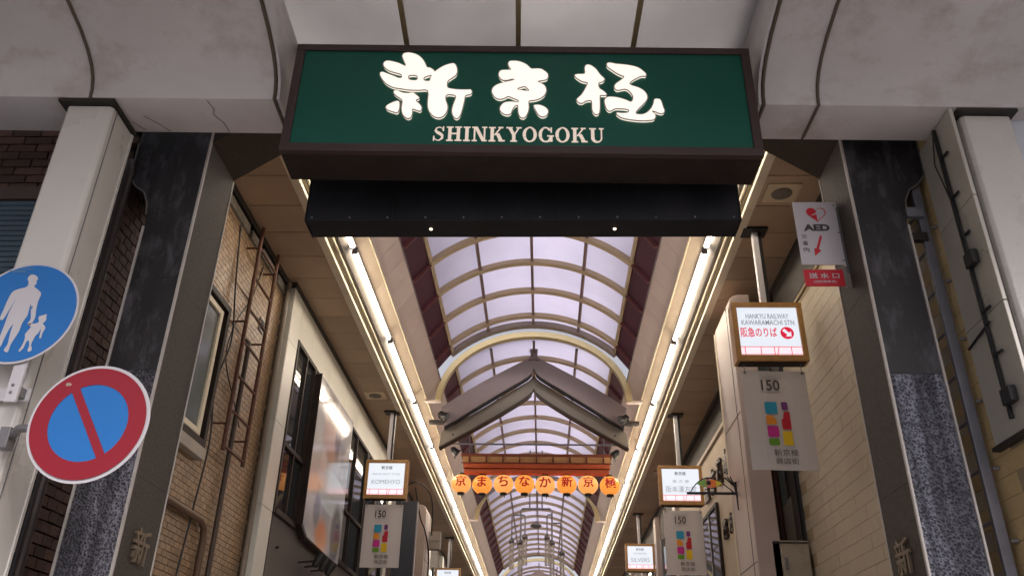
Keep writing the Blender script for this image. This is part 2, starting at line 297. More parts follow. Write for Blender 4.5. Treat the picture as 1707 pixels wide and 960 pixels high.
M_trim = mat('pale_stone_trim', (.50, .46, .43), .5, var=.1, vs=8)
M_ceil = mat('ceiling_board', (.43, .31, .21), .6, var=.08, vs=1.5, piece=.10)
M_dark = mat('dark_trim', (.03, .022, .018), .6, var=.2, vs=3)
M_cream = mat('cream_metal', (.70, .62, .47), .45, var=.05, vs=2, grime=.3, gcol=(.30, .25, .17), gs=3)
M_white = mat('white_panel', (.60, .50, .46), .5, var=.03, vs=1, piece=.04)
M_lit = mat('warm_panel', (.88, .74, .57), .5, var=.05, vs=1.5, piece=.05, grime=.25, gcol=(.55, .38, .25), gs=3)
M_maroon = mat('maroon_paint', (.085, .026, .046), .6, spec=.2, var=.1, vs=2, piece=.15)
M_rib = mat('rib_cream', (.46, .36, .24), .5, var=.06, vs=2)
M_purlin = mat('purlin_mauve', (.20, .13, .12), .5)
M_glaz = translucent('skylight_plastic', (.78, .73, .92), .14, .05, .9)
M_frost = translucent('frosted_plastic', (.70, .68, .67), .22, .04, 1.0)
M_refl = mat('reflector', (.13, .12, .11), .35, metal=.1, var=.05)
M_tube = glow('lamp_tube', (1.0, .85, .67), em(36))
M_cap = mat('grey_metal', (.22, .21, .22), .4, metal=.3)
M_steel = mat('galvanised_steel', (.23, .23, .27), .4, metal=.4, var=.1, vs=9)
M_rust = mat('rusty_brown', (.12, .042, .022), .7, var=.3, vs=15)
M_brick = mat('dark_brown_brick', (.085, .038, .028), .75, var=.2, vs=20, piece=.45, bump=.006, bs=60)
M_mortar = mat('mortar', (.035, .025, .022), .9)
M_tile = mat('tan_tile', (.27, .175, .10), .38, var=.1, vs=14, piece=.18, bump=.002, bs=30)
M_grout = mat('tan_grout', (.12, .075, .045), .9)
M_block = mat('cream_block', (.45, .385, .29), .6, var=.05, vs=6, piece=.03, bump=.003, bs=40, grime=.3, gcol=(.38, .29, .17), gs=2)
M_blockj = mat('block_joint', (.36, .285, .18), .9)
M_offwhite = mat('cladding_white', (.50, .49, .44), .3, var=.04, vs=1, piece=.05)
M_pink = mat('pier_cladding', (.42, .34, .31), .4, var=.05, vs=2)
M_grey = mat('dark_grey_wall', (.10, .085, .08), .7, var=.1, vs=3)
M_glass = glass('window_glass', (.6, .65, .7), .25)
M_black = flat('black_metal', (.012, .012, .014), .45)
M_wood = mat('amber_frame', (.48, .26, .09), .45, var=.12, vs=9)
M_face = glow('lit_sign_face', (.84, .90, 1.0), em(.88), (.3, .3, .32))
M_banner = mat('banner_sheet', (.60, .56, .56), .6, var=.03, vs=3, grime=.12, gcol=(.4, .37, .35))
M_ink = flat('grey_ink', (.06, .05, .05)); M_ink2 = flat('pale_ink', (.30, .28, .28)); M_lgrey = flat('blue_grey_ink', (.20, .22, .27))
M_red = flat('red_ink', (.62, .012, .03)); M_redgl = glow('lit_red', (.95, .02, .09), em(.55), (.6, .01, .03))
M_pinkgl = glow('lit_pink_line', (.8, .08, .14), em(.45)); M_greygl = glow('lit_grey', (.34, .37, .45), em(.42), (.2, .2, .25)); M_pale = glow('lit_pale_pink', (1.0, .76, .84), em(.9))
M_blue = flat('road_sign_blue', (.010, .15, .47), .4); M_rsred = flat('road_sign_red', (.27, .003, .016), .4); M_rswhite = flat('road_sign_white', (.55, .53, .56), .35)
M_orange = mat('vermilion_paint', (.50, .085, .02), .5, var=.1, vs=6); M_darkred = mat('dark_vermilion', (.22, .05, .02), .6, var=.15, vs=8); M_tan = mat('awning_tan', (.52, .27, .11), .6, var=.08, vs=7)
M_mauve = mat('gable_mauve', (.20, .155, .16), .5, var=.06, vs=3, grime=.25, gcol=(.15, .12, .12))
M_olive = mat('gable_beige', (.17, .145, .12), .5, var=.06, vs=3)

# ------------------------------------------------------------------ ground
g = MB().add([(-400, -400, 0), (400, -400, 0), (400, 400, 0), (-400, 400, 0)], [(0, 1, 2, 3)])
solo('ground', g, mat('street_asphalt', (.27, .255, .25), .85, var=.12, vs=.8), None, None, (0, 0, 0), kind='structure')
p = MB().box(-2.9, 2.55, 4.2, 60, .004, .02)
solo('arcade_floor', p, mat('arcade_paving', (.56, .50, .45), .6, var=.1, vs=1.2), None, None, (0, 4.2, 0), kind='structure')

# ------------------------------------------------------------------ canopies over the pavement (facade frame)
prof = [(4.12, 5.06), (4.112, 5.12), (4.085, 5.19), (4.03, 5.25), (3.95, 5.30), (3.82, 5.35), (3.62, 5.395), (3.35, 5.425), (2.9, 5.45), (.6, 5.5)]
def canopy(x0, x1, endx, seams, label):
    t = thing('street_canopy', label, 'canopy', (endx, 4.3, 5.06), fac=True)
    poly = prof + [(.6, 5.75), (3.0, 5.8), (4.47, 5.8), (4.47, 5.06)]
    edges = sorted([x0, x1] + [s for s in seams if x0 < s < x1])
    for a, b in zip(edges, edges[1:]):
        part('panel', MB().prism(poly, 'x', a + .006, b - .006, smooth=True), M_canopy, t, bevel=.006)
    for s in seams:
        ln = [(s, 4.44, 5.056)] + [(s, y - .002, z - .003) for y, z in prof]
        w_ = .011
        part('seam', MB().tube([Vector(q) for q in ln], w_, 6), M_seam, t)
    # closing cheek that faces the raised ceiling
    c0, c1 = (endx, endx + .02) if endx < 0 else (endx - .02, endx)
    part('cheek', MB().prism(poly[:-4] + [(.6, 5.8), (4.47, 5.8), (4.47, 5.06)], 'x', c0, c1), M_canopy, t, bevel=.004)
    return t
tc = canopy(-9, -1.70, -1.70, (-5.2, -2.89, -1.712), 'curved white painted canopy soffit left of the green entrance sign')
for pts in ([(-2.15, 4.14), (-2.13, 4.22), (-2.15, 4.28), (-2.11, 4.36), (-2.10, 4.45)], [(-2.62, 4.30), (-2.55, 4.38), (-2.50, 4.455)], [(-2.72, 4.36), (-2.66, 4.45)]):
    part('crack', MB().tube([(x, y, 5.0595) for x, y in pts], .0028, 5), M_seam, tc)
canopy(1.38, 9, 1.38, (1.392, 1.735, 4.1), 'curved white painted canopy soffit right of the green entrance sign, with stains')
t = thing('raised_ceiling', 'frosted translucent ceiling strip with slim brown ribs above the green sign', 'ceiling', (-.16, 2.5, 5.66), fac=True)
xs = [-1.68, -.925, -.168, .61, 1.36]
for a, b in zip(xs, xs[1:]):
    for y0, y1 in ((.6, 2.42), (2.45, 4.3)):
        part('ceiling_panel', MB().box(a + .003, b - .003, y0, y1, 5.665, 5.672), M_frost, t)
for x in xs[1:-1]: part('rib', MB().box(x - .017, x + .017, .6, 4.3, 5.63, 5.66), mat('ochre_rib', (.30, .23, .12), .5), t, bevel=.004)
part('rib', MB().box(-1.68, 1.36, 2.42, 2.45, 5.64, 5.66), M_cream, t)
part('edge_trim', MB().box(-1.68, 1.36, 4.27, 4.33, 5.55, 5.70), M_brown, t)

# ------------------------------------------------------------------ silver columns under the canopies
def silver_column(x0, x1, label, yb=4.47):
    t = thing('canopy_column', label, 'column', ((x0 + x1) / 2, 4.3, 0), fac=True, group='white enamelled columns carrying the canopy')
    mb = MB(); c = .02
    mb.prism([(x0 + c, 4.17), (x1 - c, 4.17), (x1, 4.17 + c), (x1, yb), (x0, yb), (x0, 4.17 + c)], 'z', 0, 5.03)
    part('shaft', mb, M_silver, t, bevel=.006)
    s = x1 if x0 < 0 else x0
    part('edge_fold', MB().box(s - .007, s + .007, yb - .015, yb + .010, 0, 5.03), M_silver, t, bevel=.003)
    part('edge_fold', MB().box(s - .004, s + .004, 4.225, 4.232, 0, 5.03), M_cap, t)
    part('collar', MB().box(x0 - .035, x1 + .02, 4.125, 4.475, 5.034, 5.056), M_dark, t)
    part('base_plate', MB().box(x0 - .03, x1 + .03, 4.14, 4.5, 0.004, .03), M_cap, t)
    return t
silver_column(-3.06, -2.757, 'white enamelled square column behind the two round traffic signs')
silver_column(2.64, 2.96, 'white enamelled square column at the right edge beside the black cable bracket', 4.375)

# ------------------------------------------------------------------ entrance sign
t = thing('entrance_sign', 'long dark green sign box with glowing white brush characters over the arcade mouth', 'sign', (-.14, 4.08, 4.52), fac=True)
x0, x1, z0, z1 = -1.558, 1.283, 4.52, 5.345
part('casing', MB().box(x0 + .004, x1 - .004, 3.955, 4.235, z0 + .004, z1), M_brown, t)
f = MB(); e = .055
f.box(x0, x1, 3.93, 3.975, z0, z0 + e); f.box(x0, x1, 3.93, 3.975, z1 - .045, z1 + .004)
f.box(x0, x0 + e, 3.932, 3.974, z0 + e, z1 - .045); f.box(x1 - e, x1, 3.932, 3.974, z0 + e, z1 - .045)
part('frame', f, mat('frame_reddish', (.045, .021, .021), .45, var=.15, vs=5), t, bevel=.005)
part('sign_face', MB().box(x0 + .05, x1 - .05, 3.944, 3.954, z0 + .05, z1 - .04), M_green, t)
for k, names in (('shin', 0), ('kyo', 0), ('goku', 0)):
    sp = [catmull([(x / 1000, z / 1000) for x, z in poly]) for poly in GLYPH[k]]
    vs, fs = fill2d(sp, .009)
    part('character', MB().add([(x, 3.932 - z, y) for x, y, z in vs], fs), M_letter, t)
    # thin rim round every stroke
    rim = MB()
    for poly in sp: rim.tube([(x, 3.926, z) for x, z in poly + poly[:1]], .0045, 5, cap=False)
    part('character_rim', rim, M_letter_edge, t)
# slab serif capitals, drawn stroke by stroke on a unit cap height
def serif(ch):
    P = []; T, t2, sf = .24, .11, .10
    def r(x0, x1, y0, y1): P.append([(x0, y0), (x1, y0), (x1, y1), (x0, y1)])
    def stem(x, w=T, wide=.12): r(x, x + w, 0, 1); r(x - wide, x + w + wide, 0, sf); r(x - wide, x + w + wide, 1 - sf, 1)
    def dg(xa, ya, xb, yb, w): P.append([(xa, ya), (xa + w, ya), (xb + w, yb), (xb, yb)])
    if ch == 'H': stem(.12); stem(.72); r(.3, .78, .45, .56); W = 1.08
    elif ch == 'I': stem(.12); W = .48
    elif ch == 'N': stem(.12, .12); stem(.82, .12); dg(.12, 1, .70, 0, .26); W = 1.06
    elif ch == 'K': stem(.12); dg(.34, .42, .78, .96, .13); dg(.46, .56, .76, 0, .28); r(.66, 1.02, 1 - sf, 1); r(.68, 1.14, 0, sf); W = 1.14
    elif ch == 'Y': r(.38, .62, 0, .5); r(.26, .74, 0, sf); dg(.38, .45, .06, 1, .26); dg(.47, .45, .80, .95, .12); r(-.04, .42, 1 - sf, 1); r(.66, 1.04, 1 - sf, 1); W = 1.0
    elif ch == 'U': r(.12, .36, .25, 1); r(0, .48, 1 - sf, 1); r(.80, .90, .25, 1); r(.68, 1.02, 1 - sf, 1); P.append([(.12, .3)] + [(.51 - .39 * math.cos(R_(a)), .32 - .34 * math.sin(R_(a))) for a in range(0, 181, 15)] + [(.80, .32)] + [(.58 + .22 * math.cos(R_(a)), .32 - .22 * math.sin(R_(a))) for a in range(0, 181, 20)]); W = 1.02
    elif ch in 'OG':
        a0, a1 = (0, 360) if ch == 'O' else (38, 330); n = 32
        o = [(.5 + .5 * math.cos(R_(a0 + (a1 - a0) * i / n)), .5 + .53 * math.sin(R_(a0 + (a1 - a0) * i / n))) for i in range(n + 1)]
        q = [(.5 + .27 * math.cos(R_(a0 + (a1 - a0) * i / n)), .5 + .43 * math.sin(R_(a0 + (a1 - a0) * i / n))) for i in range(n + 1)]
        for i in range(n): P.append([o[i], o[i + 1], q[i + 1], q[i]])
        W = 1.0
        if ch == 'G': r(.76, .98, .02, .42); r(.60, 1.08, .36, .46); r(.84, .94, .62, 1.0); W = 1.06
    elif ch == 'S':
        c = [(.70, .72), (.62, .88), (.42, .95), (.22, .87), (.16, .70), (.30, .58), (.50, .48), (.66, .36), (.66, .18), (.50, .06), (.30, .05), (.14, .14), (.08, .28)]
        wd = [.04, .06, .07, .10, .17, .20, .21, .20, .17, .10, .07, .06, .04]
        L = []; Rr_ = []
        for i, (x, y) in enumerate(c):
            a, b = c[max(i - 1, 0)], c[min(i + 1, len(c) - 1)]; d = Vector((b[0] - a[0], b[1] - a[1])).normalized(); n_ = Vector((-d.y, d.x)) * wd[i] / 2
            L.append((x + n_.x, y + n_.y)); Rr_.append((x - n_.x, y - n_.y))
        for i in range(len(c) - 1): P.append([L[i], L[i + 1], Rr_[i + 1], Rr_[i]])
        r(.66, .76, .66, 1.0); r(.02, .12, 0, .34); W = .82
    return P, W
word = 'SHINKYOGOKU'; tot = sum(serif(c)[1] + .12 for c in word) - .12; sc = 1.012 / tot; x = -.659; hh = .108; zb = 4.605
for ch in word:
    P, W = serif(ch); mb = MB()
    for i, poly in enumerate(P):
        pts = [(x + px * sc, zb + py * hh) for px, py in poly]; y_ = 3.9415 - .0004 * (i % 9); area = sum(pts[k][0] * pts[(k + 1) % len(pts)][1] - pts[(k + 1) % len(pts)][0] * pts[k][1] for k in range(len(pts)))
        if area < 0: pts = pts[::-1]
        mb.add([(a, y_, b) for a, b in pts], [tuple(range(len(pts)))])
    part('letter', mb, M_latin, t); x += (W + .12) * sc
# black shutter housing below and behind the sign
t = thing('shutter_housing', 'long black housing hung below and behind the green sign, two tiny lamps under it', 'housing', (-.14, 4.5, 4.353))
part('body', MB().box(-1.497, 1.218, 4.40, 4.607, 4.353, 4.80), M_navy, t, bevel=.006)
part('end_cap', MB().box(-1.503, -1.498, 4.395, 4.612, 4.348, 4.805), M_black, t); part('end_cap', MB().box(1.219, 1.224, 4.395, 4.612, 4.348, 4.805), M_black, t)
for x in (-.95, .1, .70): part('panel_seam', MB().box(x - .002, x + .002, 4.3975, 4.3995, 4.356, 4.795), mat('seam_dark', (.003, .003, .004)), t)
for k in range(12): part('screw', MB().lathe((-1.46 + k * .24, 4.398, 4.375), [(0, 0), (.006, 0), (.006, .004)], 8, 'y'), M_cap, t)
for x in (-1.1, .85): part('hanger', MB().box(x - .04, x + .04, 4.46, 4.54, 4.8, 5.66), M_dark, t)
for x in (-.715, .45): part('lamp', MB().lathe((x, 4.50, 4.344), [(.004, 0), (.010, .002), (.011, .008)], 10), glow('tiny_lamp', (1, .8, .6), em(2.5)), t)

# ------------------------------------------------------------------ stone portal
t = thing('portal_beam', 'dark beam with sloping haunches joining the two stone posts above the arcade mouth', 'beam', (-.16, 4.94, 5.2))
zt = 8.2
pts = [(-2.362, 5.2), (-2.06, 5.425), (-1.72, 5.66), (1.40, 5.66), (1.74, 5.42), (2.048, 5.2), (2.048, zt), (-2.362, zt)]
part('beam', MB().prism(pts, 'y', 4.705, 5.175), mat('beam_brown', (.045, .032, .022), .6, var=.2, vs=12, spec=.3), t, bevel=.004)
def stone_post(x0, x1, inner, label, M_hammer=M_hammer):
    t = thing('stone_post', label, 'post', ((x0 + x1) / 2, 4.94, 0))
    outer = x0 if inner == x1 else x1; so = -1 if outer < inner else 1
    a, b = min(x0, x1), max(x0, x1)
    part('core', MB().box(a + .02, b - .02, 4.72, 5.17, 0, zt), M_dark, t)
    # front slabs
    for z0, z1, mt in ((.0, 2.30, M_hammer), (2.305, 3.455, M_hammer), (3.46, 4.10, M_gran), (4.105, 4.60, M_gran), (4.605, zt, M_gran)):
        part('front_slab', MB().box(a + .014, b - .014, 4.70, 4.745, z0 + .0006, z1 + .0044), mt, t, bevel=.0012)
    for z0, z1 in ((0, 1.6), (1.605, 2.81), (2.815, 4.05), (4.055, 5.3), (5.305, zt)):
        xx = (inner - .03, inner) if inner == b else (inner, inner + .03)
        part('side_slab', MB().box(xx[0], xx[1], 4.715, 5.165, z0 + .0008, z1 + .0042), M_stone, t, bevel=.001)
    for xx in ((a - .002, a + .012), (b - .012, b + .002)):
        part('edge_trim', MB().box(xx[0], xx[1], 4.690, 4.712, 0, 4.5 if (xx[0] < (a + b) / 2) == (so < 0) else zt - .002), M_trim, t, bevel=.002)
    xx = (inner - .01, inner + .004) if inner == b else (inner - .004, inner + .01)
    part('edge_trim', MB().box(xx[0], xx[1], 5.166, 5.180, 0, 5.19), M_trim, t, bevel=.002)
    # flared corbel at the top of the outer side
    o2 = outer
    prof2 = [(o2 - so * .01, 4.50), (o2 + so * .004, 4.60), (o2 + so * .02, 4.70), (o2 + so * .06, 4.78), (o2 + so * .13, 4.83), (o2 + so * .185, 4.91), (o2 + so * .19, 5.2), (o2 + so * .19, zt), (o2 - so * .01, zt)]
    part('corbel', MB().prism(prof2, 'y', 4.708, 5.16), M_gran, t)
    part('corbel_edge', MB().tube([(px, 4.704, pz) for px, pz in prof2[1:7]], .006, 6), mat('worn_edge', (.14, .13, .12), .5), t)
    return t
pl = stone_post(-2.702, -2.362, -2.362, 'dark stone post left of the arcade mouth, behind the no parking sign', M_hammer2)
pr = stone_post(2.048, 2.384, 2.048, 'dark stone post right of the arcade mouth with pale streaks down its rough face')
for root, xi, nx in ((pl, -2.362, 1), (pr, 2.048, -1)):
    zc = 2.45
    for ch in '新京極':
        mb = MB(); lay(mb, fit(text2d(ch, .012, .06), .20, .20), (xi + nx * .012, 4.945, zc), right=(0, nx, 0) , up=(0, 0, 1), out=(nx, 0, 0))
        mb.v = [(xi + nx * (.002 + .016 * (1 if (vx - xi) * nx > .012 else 0)), vy, vz) for vx, vy, vz in mb.v]
        part('metal_character', mb, mat('brass_dull', (.22, .17, .12), .4, metal=.5), root); zc -= .27

# ------------------------------------------------------------------ arcade roof
XC = -.16
def X(s, h): return XC + s * h
YE = 46.0
ribsA = [11.95 - .86 * k for k in range(8)][::-1]
ribsB = [13.67, 14.43, 15.19] + [15.956 + .88 * k for k in range(6)]
ribsC = [22.55 + .88 * k for k in range(12)]
ribsD = [35.2 + .88 * k for k in range(12)]
SEG = [(5.2, 12.33, ribsA), (12.95, 21.5, ribsB), (21.62, 32.6, ribsC), (34.3, YE, ribsD)]
for s, side in ((-1, 'left'), (1, 'right')):
    # ceiling boards over the side aisle
    t = thing('side_ceiling', 'brown boarded ceiling over the %s aisle of the arcade' % side, 'ceiling', (X(s, 2.4), 5.2, 6.0), kind='structure')
    xa, xb = X(s, 2.175), (-2.90 if s < 0 else 2.585)
    off = 0 if s < 0 else .028
    w_, l_ = abs(xb - xa), .4935
    bm = mesh_of('ceiling_board', MB().box(-w_ / 2, w_ / 2, -l_ / 2 + .006, l_ / 2 - .006, -.012, .012), M_ceil, (0, 0, 0))
    y = 5.2255 + off + l_ / 2; k = 0
    while y < YE:
        o = bpy.data.objects.new('ceiling_board', bm); COL.objects.link(o); o.parent = t; o.location = Vector(((xa + xb) / 2, y, 6.008 + random.uniform(-.0015, .0015))) - BASE[t.name]; y += l_
    part('ceiling_backing', MB().box(min(xa, xb) - .1, max(xa, xb) + .1, 5.18, YE, 6.03, 6.06), M_black, t)
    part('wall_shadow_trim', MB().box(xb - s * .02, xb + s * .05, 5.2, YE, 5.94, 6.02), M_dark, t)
    # lamp trough
    t = thing('lamp_trough', 'cream metal trough holding a continuous line of tube lamps, %s side' % side, 'lamp trough', (X(s, 2.0), 5.2, 5.98))
    def bx(h0, h1, za, zb): return MB().box(X(s, h0), X(s, h1), 5.19, YE, za, zb)
    part('lip', bx(2.085, 2.175, 5.975, 6.02), M_cream, t, bevel=.008)
    part('lip_return', bx(2.05, 2.085, 6.02, 6.03), mat('olive_metal', (.28, .24, .15), .5), t)  # lip return has a plain olive metal colour
    part('groove', bx(1.985, 2.05, 6.045, 6.055), mat('trough_metal', (.46, .42, .34), .4), t)
    part('conduit', MB().tube([(X(s, 2.03), 5.2, 6.03), (X(s, 2.03), YE, 6.03)], .014, 8), M_cream, t)
    part('reflector', MB().prism([(X(s, 1.99), 6.035), (X(s, 1.975), 6.03), (X(s, 1.90), 6.075), (X(s, 1.90), 6.092), (X(s, 1.99), 6.092)], 'y', 5.2, YE), M_refl, t)
    # warm panels between the tubes and the fascia
    A0, A1 = (1.90, 6.095), (1.748, 6.285)
    def sheet(Ax, Bx, y0, y1, th=.012):
        a = Vector((X(s, Ax[0]), 0, Ax[1])); b = Vector((X(s, Bx[0]), 0, Bx[1])); n = Vector((s * (Bx[1] - Ax[1]), 0, abs(Bx[0] - Ax[0]))).normalized() * th
        return MB().prism([(a.x, a.z), (b.x, b.z), (b.x + n.x, b.z + n.z), (a.x + n.x, a.z + n.z)], 'y', y0, y1)
    y = 5.2 + (.3 if s > 0 else 0)
    me = mesh_of('warm_panel', sheet(A0, A1, .003, 1.175), M_lit, BASE[t.name] * 0)
    y = 5.25
    while y < YE:
        o = bpy.data.objects.new('warm_panel', me); COL.objects.link(o); o.parent = t; o.location = Vector((0, y, 0)) - BASE[t.name]; y += 1.178
    part('bead', MB().tube([(X(s, 1.745), 5.2, 6.283), (X(s, 1.745), YE, 6.283)], .014, 8), M_cream, t)
    # sloping fascia boards
    t = thing('roof_fascia', 'pale sloping board fascia along the %s foot of the glazed vault' % side, 'fascia', (X(s, 1.64), 5.2, 6.29))
    me = mesh_of('fascia_board', sheet((1.738, 6.295), (1.527, 6.59), .0025, .4375, .015), M_white, (0, 0, 0))
    y = 5.22
    while y < YE:
        o = bpy.data.objects.new('fascia_board', me); COL.objects.link(o); o.parent = t; o.location = Vector((0, y, 0)) - BASE[t.name]; y += .44
    part('fascia_edge', MB().tube([(X(s, 1.523), 5.2, 6.592), (X(s, 1.523), YE, 6.592)], .011, 6), mat('edge_mauve', (.16, .12, .13), .5), t)
    for i, (y0, y1, ribs) in enumerate(SEG):
        t = thing('valley_lining', 'maroon sloping lining at the %s foot of the %s vault section' % (side, ('first', 'second', 'third', 'fourth')[i]), 'lining', (X(s, 1.4), y0, 6.6))
        ys = [y0] + [r for r in ribs if y0 < r < y1] + [y1]
        for a, b in zip(ys, ys[1:]): part('lining_panel', sheet((1.515, 6.60), (1.295, 6.885), a + .004, b - .004, .012), M_maroon, t)
        for r in ribs:
            q = sheet((1.478, 6.572), (1.265, 6.852), r - .018, r + .018, .05)
            part('lining_rib', q, mat('maroon_rib', (.15, .055, .065), .6, spec=.2), t)
def arcpts(Rad, z0, half, n=28):
    a = math.asin(half / Rad); return [(XC + Rad * math.sin(-a + 2 * a * i / n), z0 + Rad * math.cos(-a + 2 * a * i / n)) for i in range(n + 1)]
VR, VZ = 1.926, 5.454
def arcbar(Rin, Rout, half, y0, y1, n=28):
    hi = arcpts(Rin, VZ, half, n); a = math.asin(half / Rin); ho = [(XC + Rout * math.sin(-a + 2 * a * i / n), VZ + Rout * math.cos(-a + 2 * a * i / n)) for i in range(n + 1)]
    A = [(x, y0, z) for x, z in hi]; B = [(x, y0, z) for x, z in ho]; return MB().slab(A, B, (0, y1 - y0, 0))
th = [-math.asin(1.3 / VR), -math.asin(.73 / VR), 0, math.asin(.73 / VR), math.asin(1.3 / VR)]
ORD = ('first', 'second', 'third', 'fourth')
for i, (y0, y1, ribs) in enumerate(SEG):
    t = thing('vault_skylight', '%s glazed barrel vault section from the entrance, cream ribs and lilac panels' % ORD[i], 'skylight', (XC, y0, 6.9))
    rb = None
    for r in ribs:
        if rb is None: rb = part('rib', arcbar(VR - .045, VR + .02, 1.29, r - .048, r + .048), M_rib, t); yr = r
        else:
            o = rb.copy(); COL.objects.link(o); o.location = rb.location + Vector((0, r - yr, 0))
    if i < 3: part('end_rib', arcbar(VR - .05, VR + .04, 1.29, y1 - .09, y1 + .03), mat('end_beige', (.30, .25, .22), .5), t)
    for a in th:
        x, z = XC + (VR - .012) * math.sin(a), VZ + (VR - .012) * math.cos(a)
        d = .02; c, sn = math.cos(a), math.sin(a)
        q = [(x + dx * c + dz * sn, z - dx * sn + dz * c) for dx, dz in ((-d, -.02), (d, -.02), (d, .02), (-d, .02))]
        part('purlin', MB().prism(q, 'y', y0 + .01, y1 - .1), M_purlin if abs(a) < .6 else M_rib, t)
    ys = [y0] + ribs + [y1]
    for a, b in zip(ys, ys[1:]):
        if b - a < .05: continue
        for k in range(4):
            n = 6; pa = [(XC + (VR + .03) * math.sin(th[k] + (th[k + 1] - th[k]) * j / n), VZ + (VR + .03) * math.cos(th[k] + (th[k + 1] - th[k]) * j / n)) for j in range(n + 1)]
            part('glazing_panel', MB().strip([(x, a + .004, z) for x, z in pa], [(x, b - .004, z) for x, z in pa], True), M_glaz, t)
# big cream arches where two vault sections meet
for i, ya in enumerate((12.80, 21.55, 33.9)):
    t = thing('arch_frame', ('tall cream arch just before the ridged gable beam', 'second cream arch, behind the paper lanterns', 'small far cream arch at the last roof gap')[i], 'arch', (XC, ya, 6.25))
    n = 36; inn = [(XC - 1.50 * math.cos(math.pi * k / n), 6.25 + 1.14 * math.sin(math.pi * k / n)) for k in range(n + 1)]; out_ = [(XC - 1.60 * math.cos(math.pi * k / n), 6.25 + 1.235 * math.sin(math.pi * k / n)) for k in range(n + 1)]
    part('arch', MB().slab([(x, ya, z) for x, z in inn], [(x, ya, z) for x, z in out_], (0, .12, 0)), mat('arch_cream', (.50, .40, .22), .5, var=.05), t, bevel=.004)
    for s in (-1, 1): part('foot_bracket', MB().box(X(s, 1.50), X(s, 1.765), ya + .01, ya + .11, 6.235, 6.262), M_white, t, bevel=.003)
    t = thing('roof_truss', ('light steel lattice in the first roof gap', 'light steel lattice in the second roof gap', 'light steel lattice in the far roof gap')[i], 'truss', (XC, ya - .3, 7.0))
    yt = ya - .22; c1 = [(XC + 1.75 * math.sin(a), 6.0 + 1.72 * math.cos(a)) for a in [(-1.15 + 2.3 * k / 22) for k in range(23)]]; c2 = [(XC + (x - XC) * 1.09, 6.0 + (z - 6.0) * 1.09) for x, z in c1]
    part('chord', MB().tube([(x, yt, z) for x, z in c1], .012, 6), M_steel, t); part('chord', MB().tube([(x, yt, z) for x, z in c2], .014, 6), M_steel, t)
    web = MB()
    for k in range(22):
        web.tube([(c1[k][0], yt, c1[k][1]), (c2[k + 1][0], yt + .03, c2[k + 1][1])], .007, 5); web.tube([(c1[k][0], yt, c1[k][1]), (c2[k][0], yt, c2[k][1])], .007, 5)
    part('web', web, M_steel, t)

# ------------------------------------------------------------------ tube lamps
proto = None
ords = ['first', 'second', 'third', 'fourth', 'fifth', 'sixth', 'seventh', 'eighth', 'ninth', 'tenth', 'eleventh', 'twelfth', 'thirteenth', 'fourteenth', 'fifteenth', 'sixteenth', 'seventeenth']
def lamp(s, y):
    t = thing('tube_lamp', '', 'lamp', (X(s, 1.865), y, 6.04), group='tube lamps in the two roof troughs')
    part('tube', MB().tube([(X(s, 1.865), y + .03, 6.045), (X(s, 1.865), y + 2.24, 6.045)], .025, 12), M_tube, t)
    for yy in (y, y + 2.24): part('lamp_holder', MB().box(X(s, 1.835), X(s, 1.895), yy, yy + .03, 6.02, 6.10), M_cap, t, bevel=.004)
    part('ballast_strip', MB().box(X(s, 1.845), X(s, 1.885), y + .02, y + 2.25, 6.072, 6.10), M_refl, t)
    return t
for s, side in ((-1, 'left'), (1, 'right')):
    a = lamp(s, 5.32); a['label'] = 'first tube lamp from the entrance in the %s trough' % side
    for k in range(1, 17): copy_tree(a, (0, 2.35 * k, 0), '%s tube lamp from the entrance in the %s trough' % (ords[k], side))

# ------------------------------------------------------------------ ridged gable beam
t = thing('gable_beam', 'mauve ridged gable beam with curved flares, spanning below the first cream arch', 'gable beam', (XC, 13.5, 6.0))
up_top = [(0, 7.30), (.06, 7.27), (.14, 7.215), (.30, 7.13), (.46, 7.04), (.84, 6.825), (1.04, 6.70), (1.30, 6.53), (1.56, 6.34)]
up_bot = [(0, 7.06), (.035, 6.97), (.10, 6.90), (.25, 6.80), (.42, 6.695), (.605, 6.575), (1.06, 6.28), (1.31, 6.115), (1.50, 6.0)]
lo_top = [(0, 6.99), (.04, 6.93), (.10, 6.87), (.25, 6.775), (.6, 6.55), (1.06, 6.255), (1.35, 6.07), (1.56, 5.95)]
lo_bot = [(0, 6.735), (.04, 6.66), (.10, 6.60), (.25, 6.49), (.60, 6.26), (1.06, 5.985), (1.35, 5.82), (1.58, 5.69)]
for s in (-1, 1):
    P = lambda L: [(XC + s * h, z) for h, z in L]
    part('upper_board', MB().prism(P(up_top) + P(up_bot)[::-1], 'y', 13.38, 13.50), M_mauve, t, bevel=.004)
    part('lower_board', MB().prism(P(lo_top) + P(lo_bot)[::-1], 'y', 13.52, 13.66), M_olive, t, bevel=.004)
    drip = [(h, z - .004) for h, z in up_bot[1:]]
    part('shadow_rail', MB().slab([(XC + s * h, 13.40, z) for h, z in drip], [(XC + s * h, 13.40, z - .022) for h, z in drip], (0, .10, 0)), M_black, t)
    part('lower_lip', MB().slab([(XC + s * h, 13.50, z + .006) for h, z in lo_bot[1:]], [(XC + s * h, 13.50, z - .020) for h, z in lo_bot[1:]], (0, .17, 0)), M_dark, t)
    part('end_bracket', MB().box(XC + s * 1.48, XC + s * 1.775, 13.51, 13.60, 6.10, 6.16), M_dark, t)
    part('bolt_hole', MB().lathe((XC + s * 1.36, 13.517, 5.905), [(.0, -.002), (.017, -.002), (.017, .004)], 10, 'y'), M_black, t)
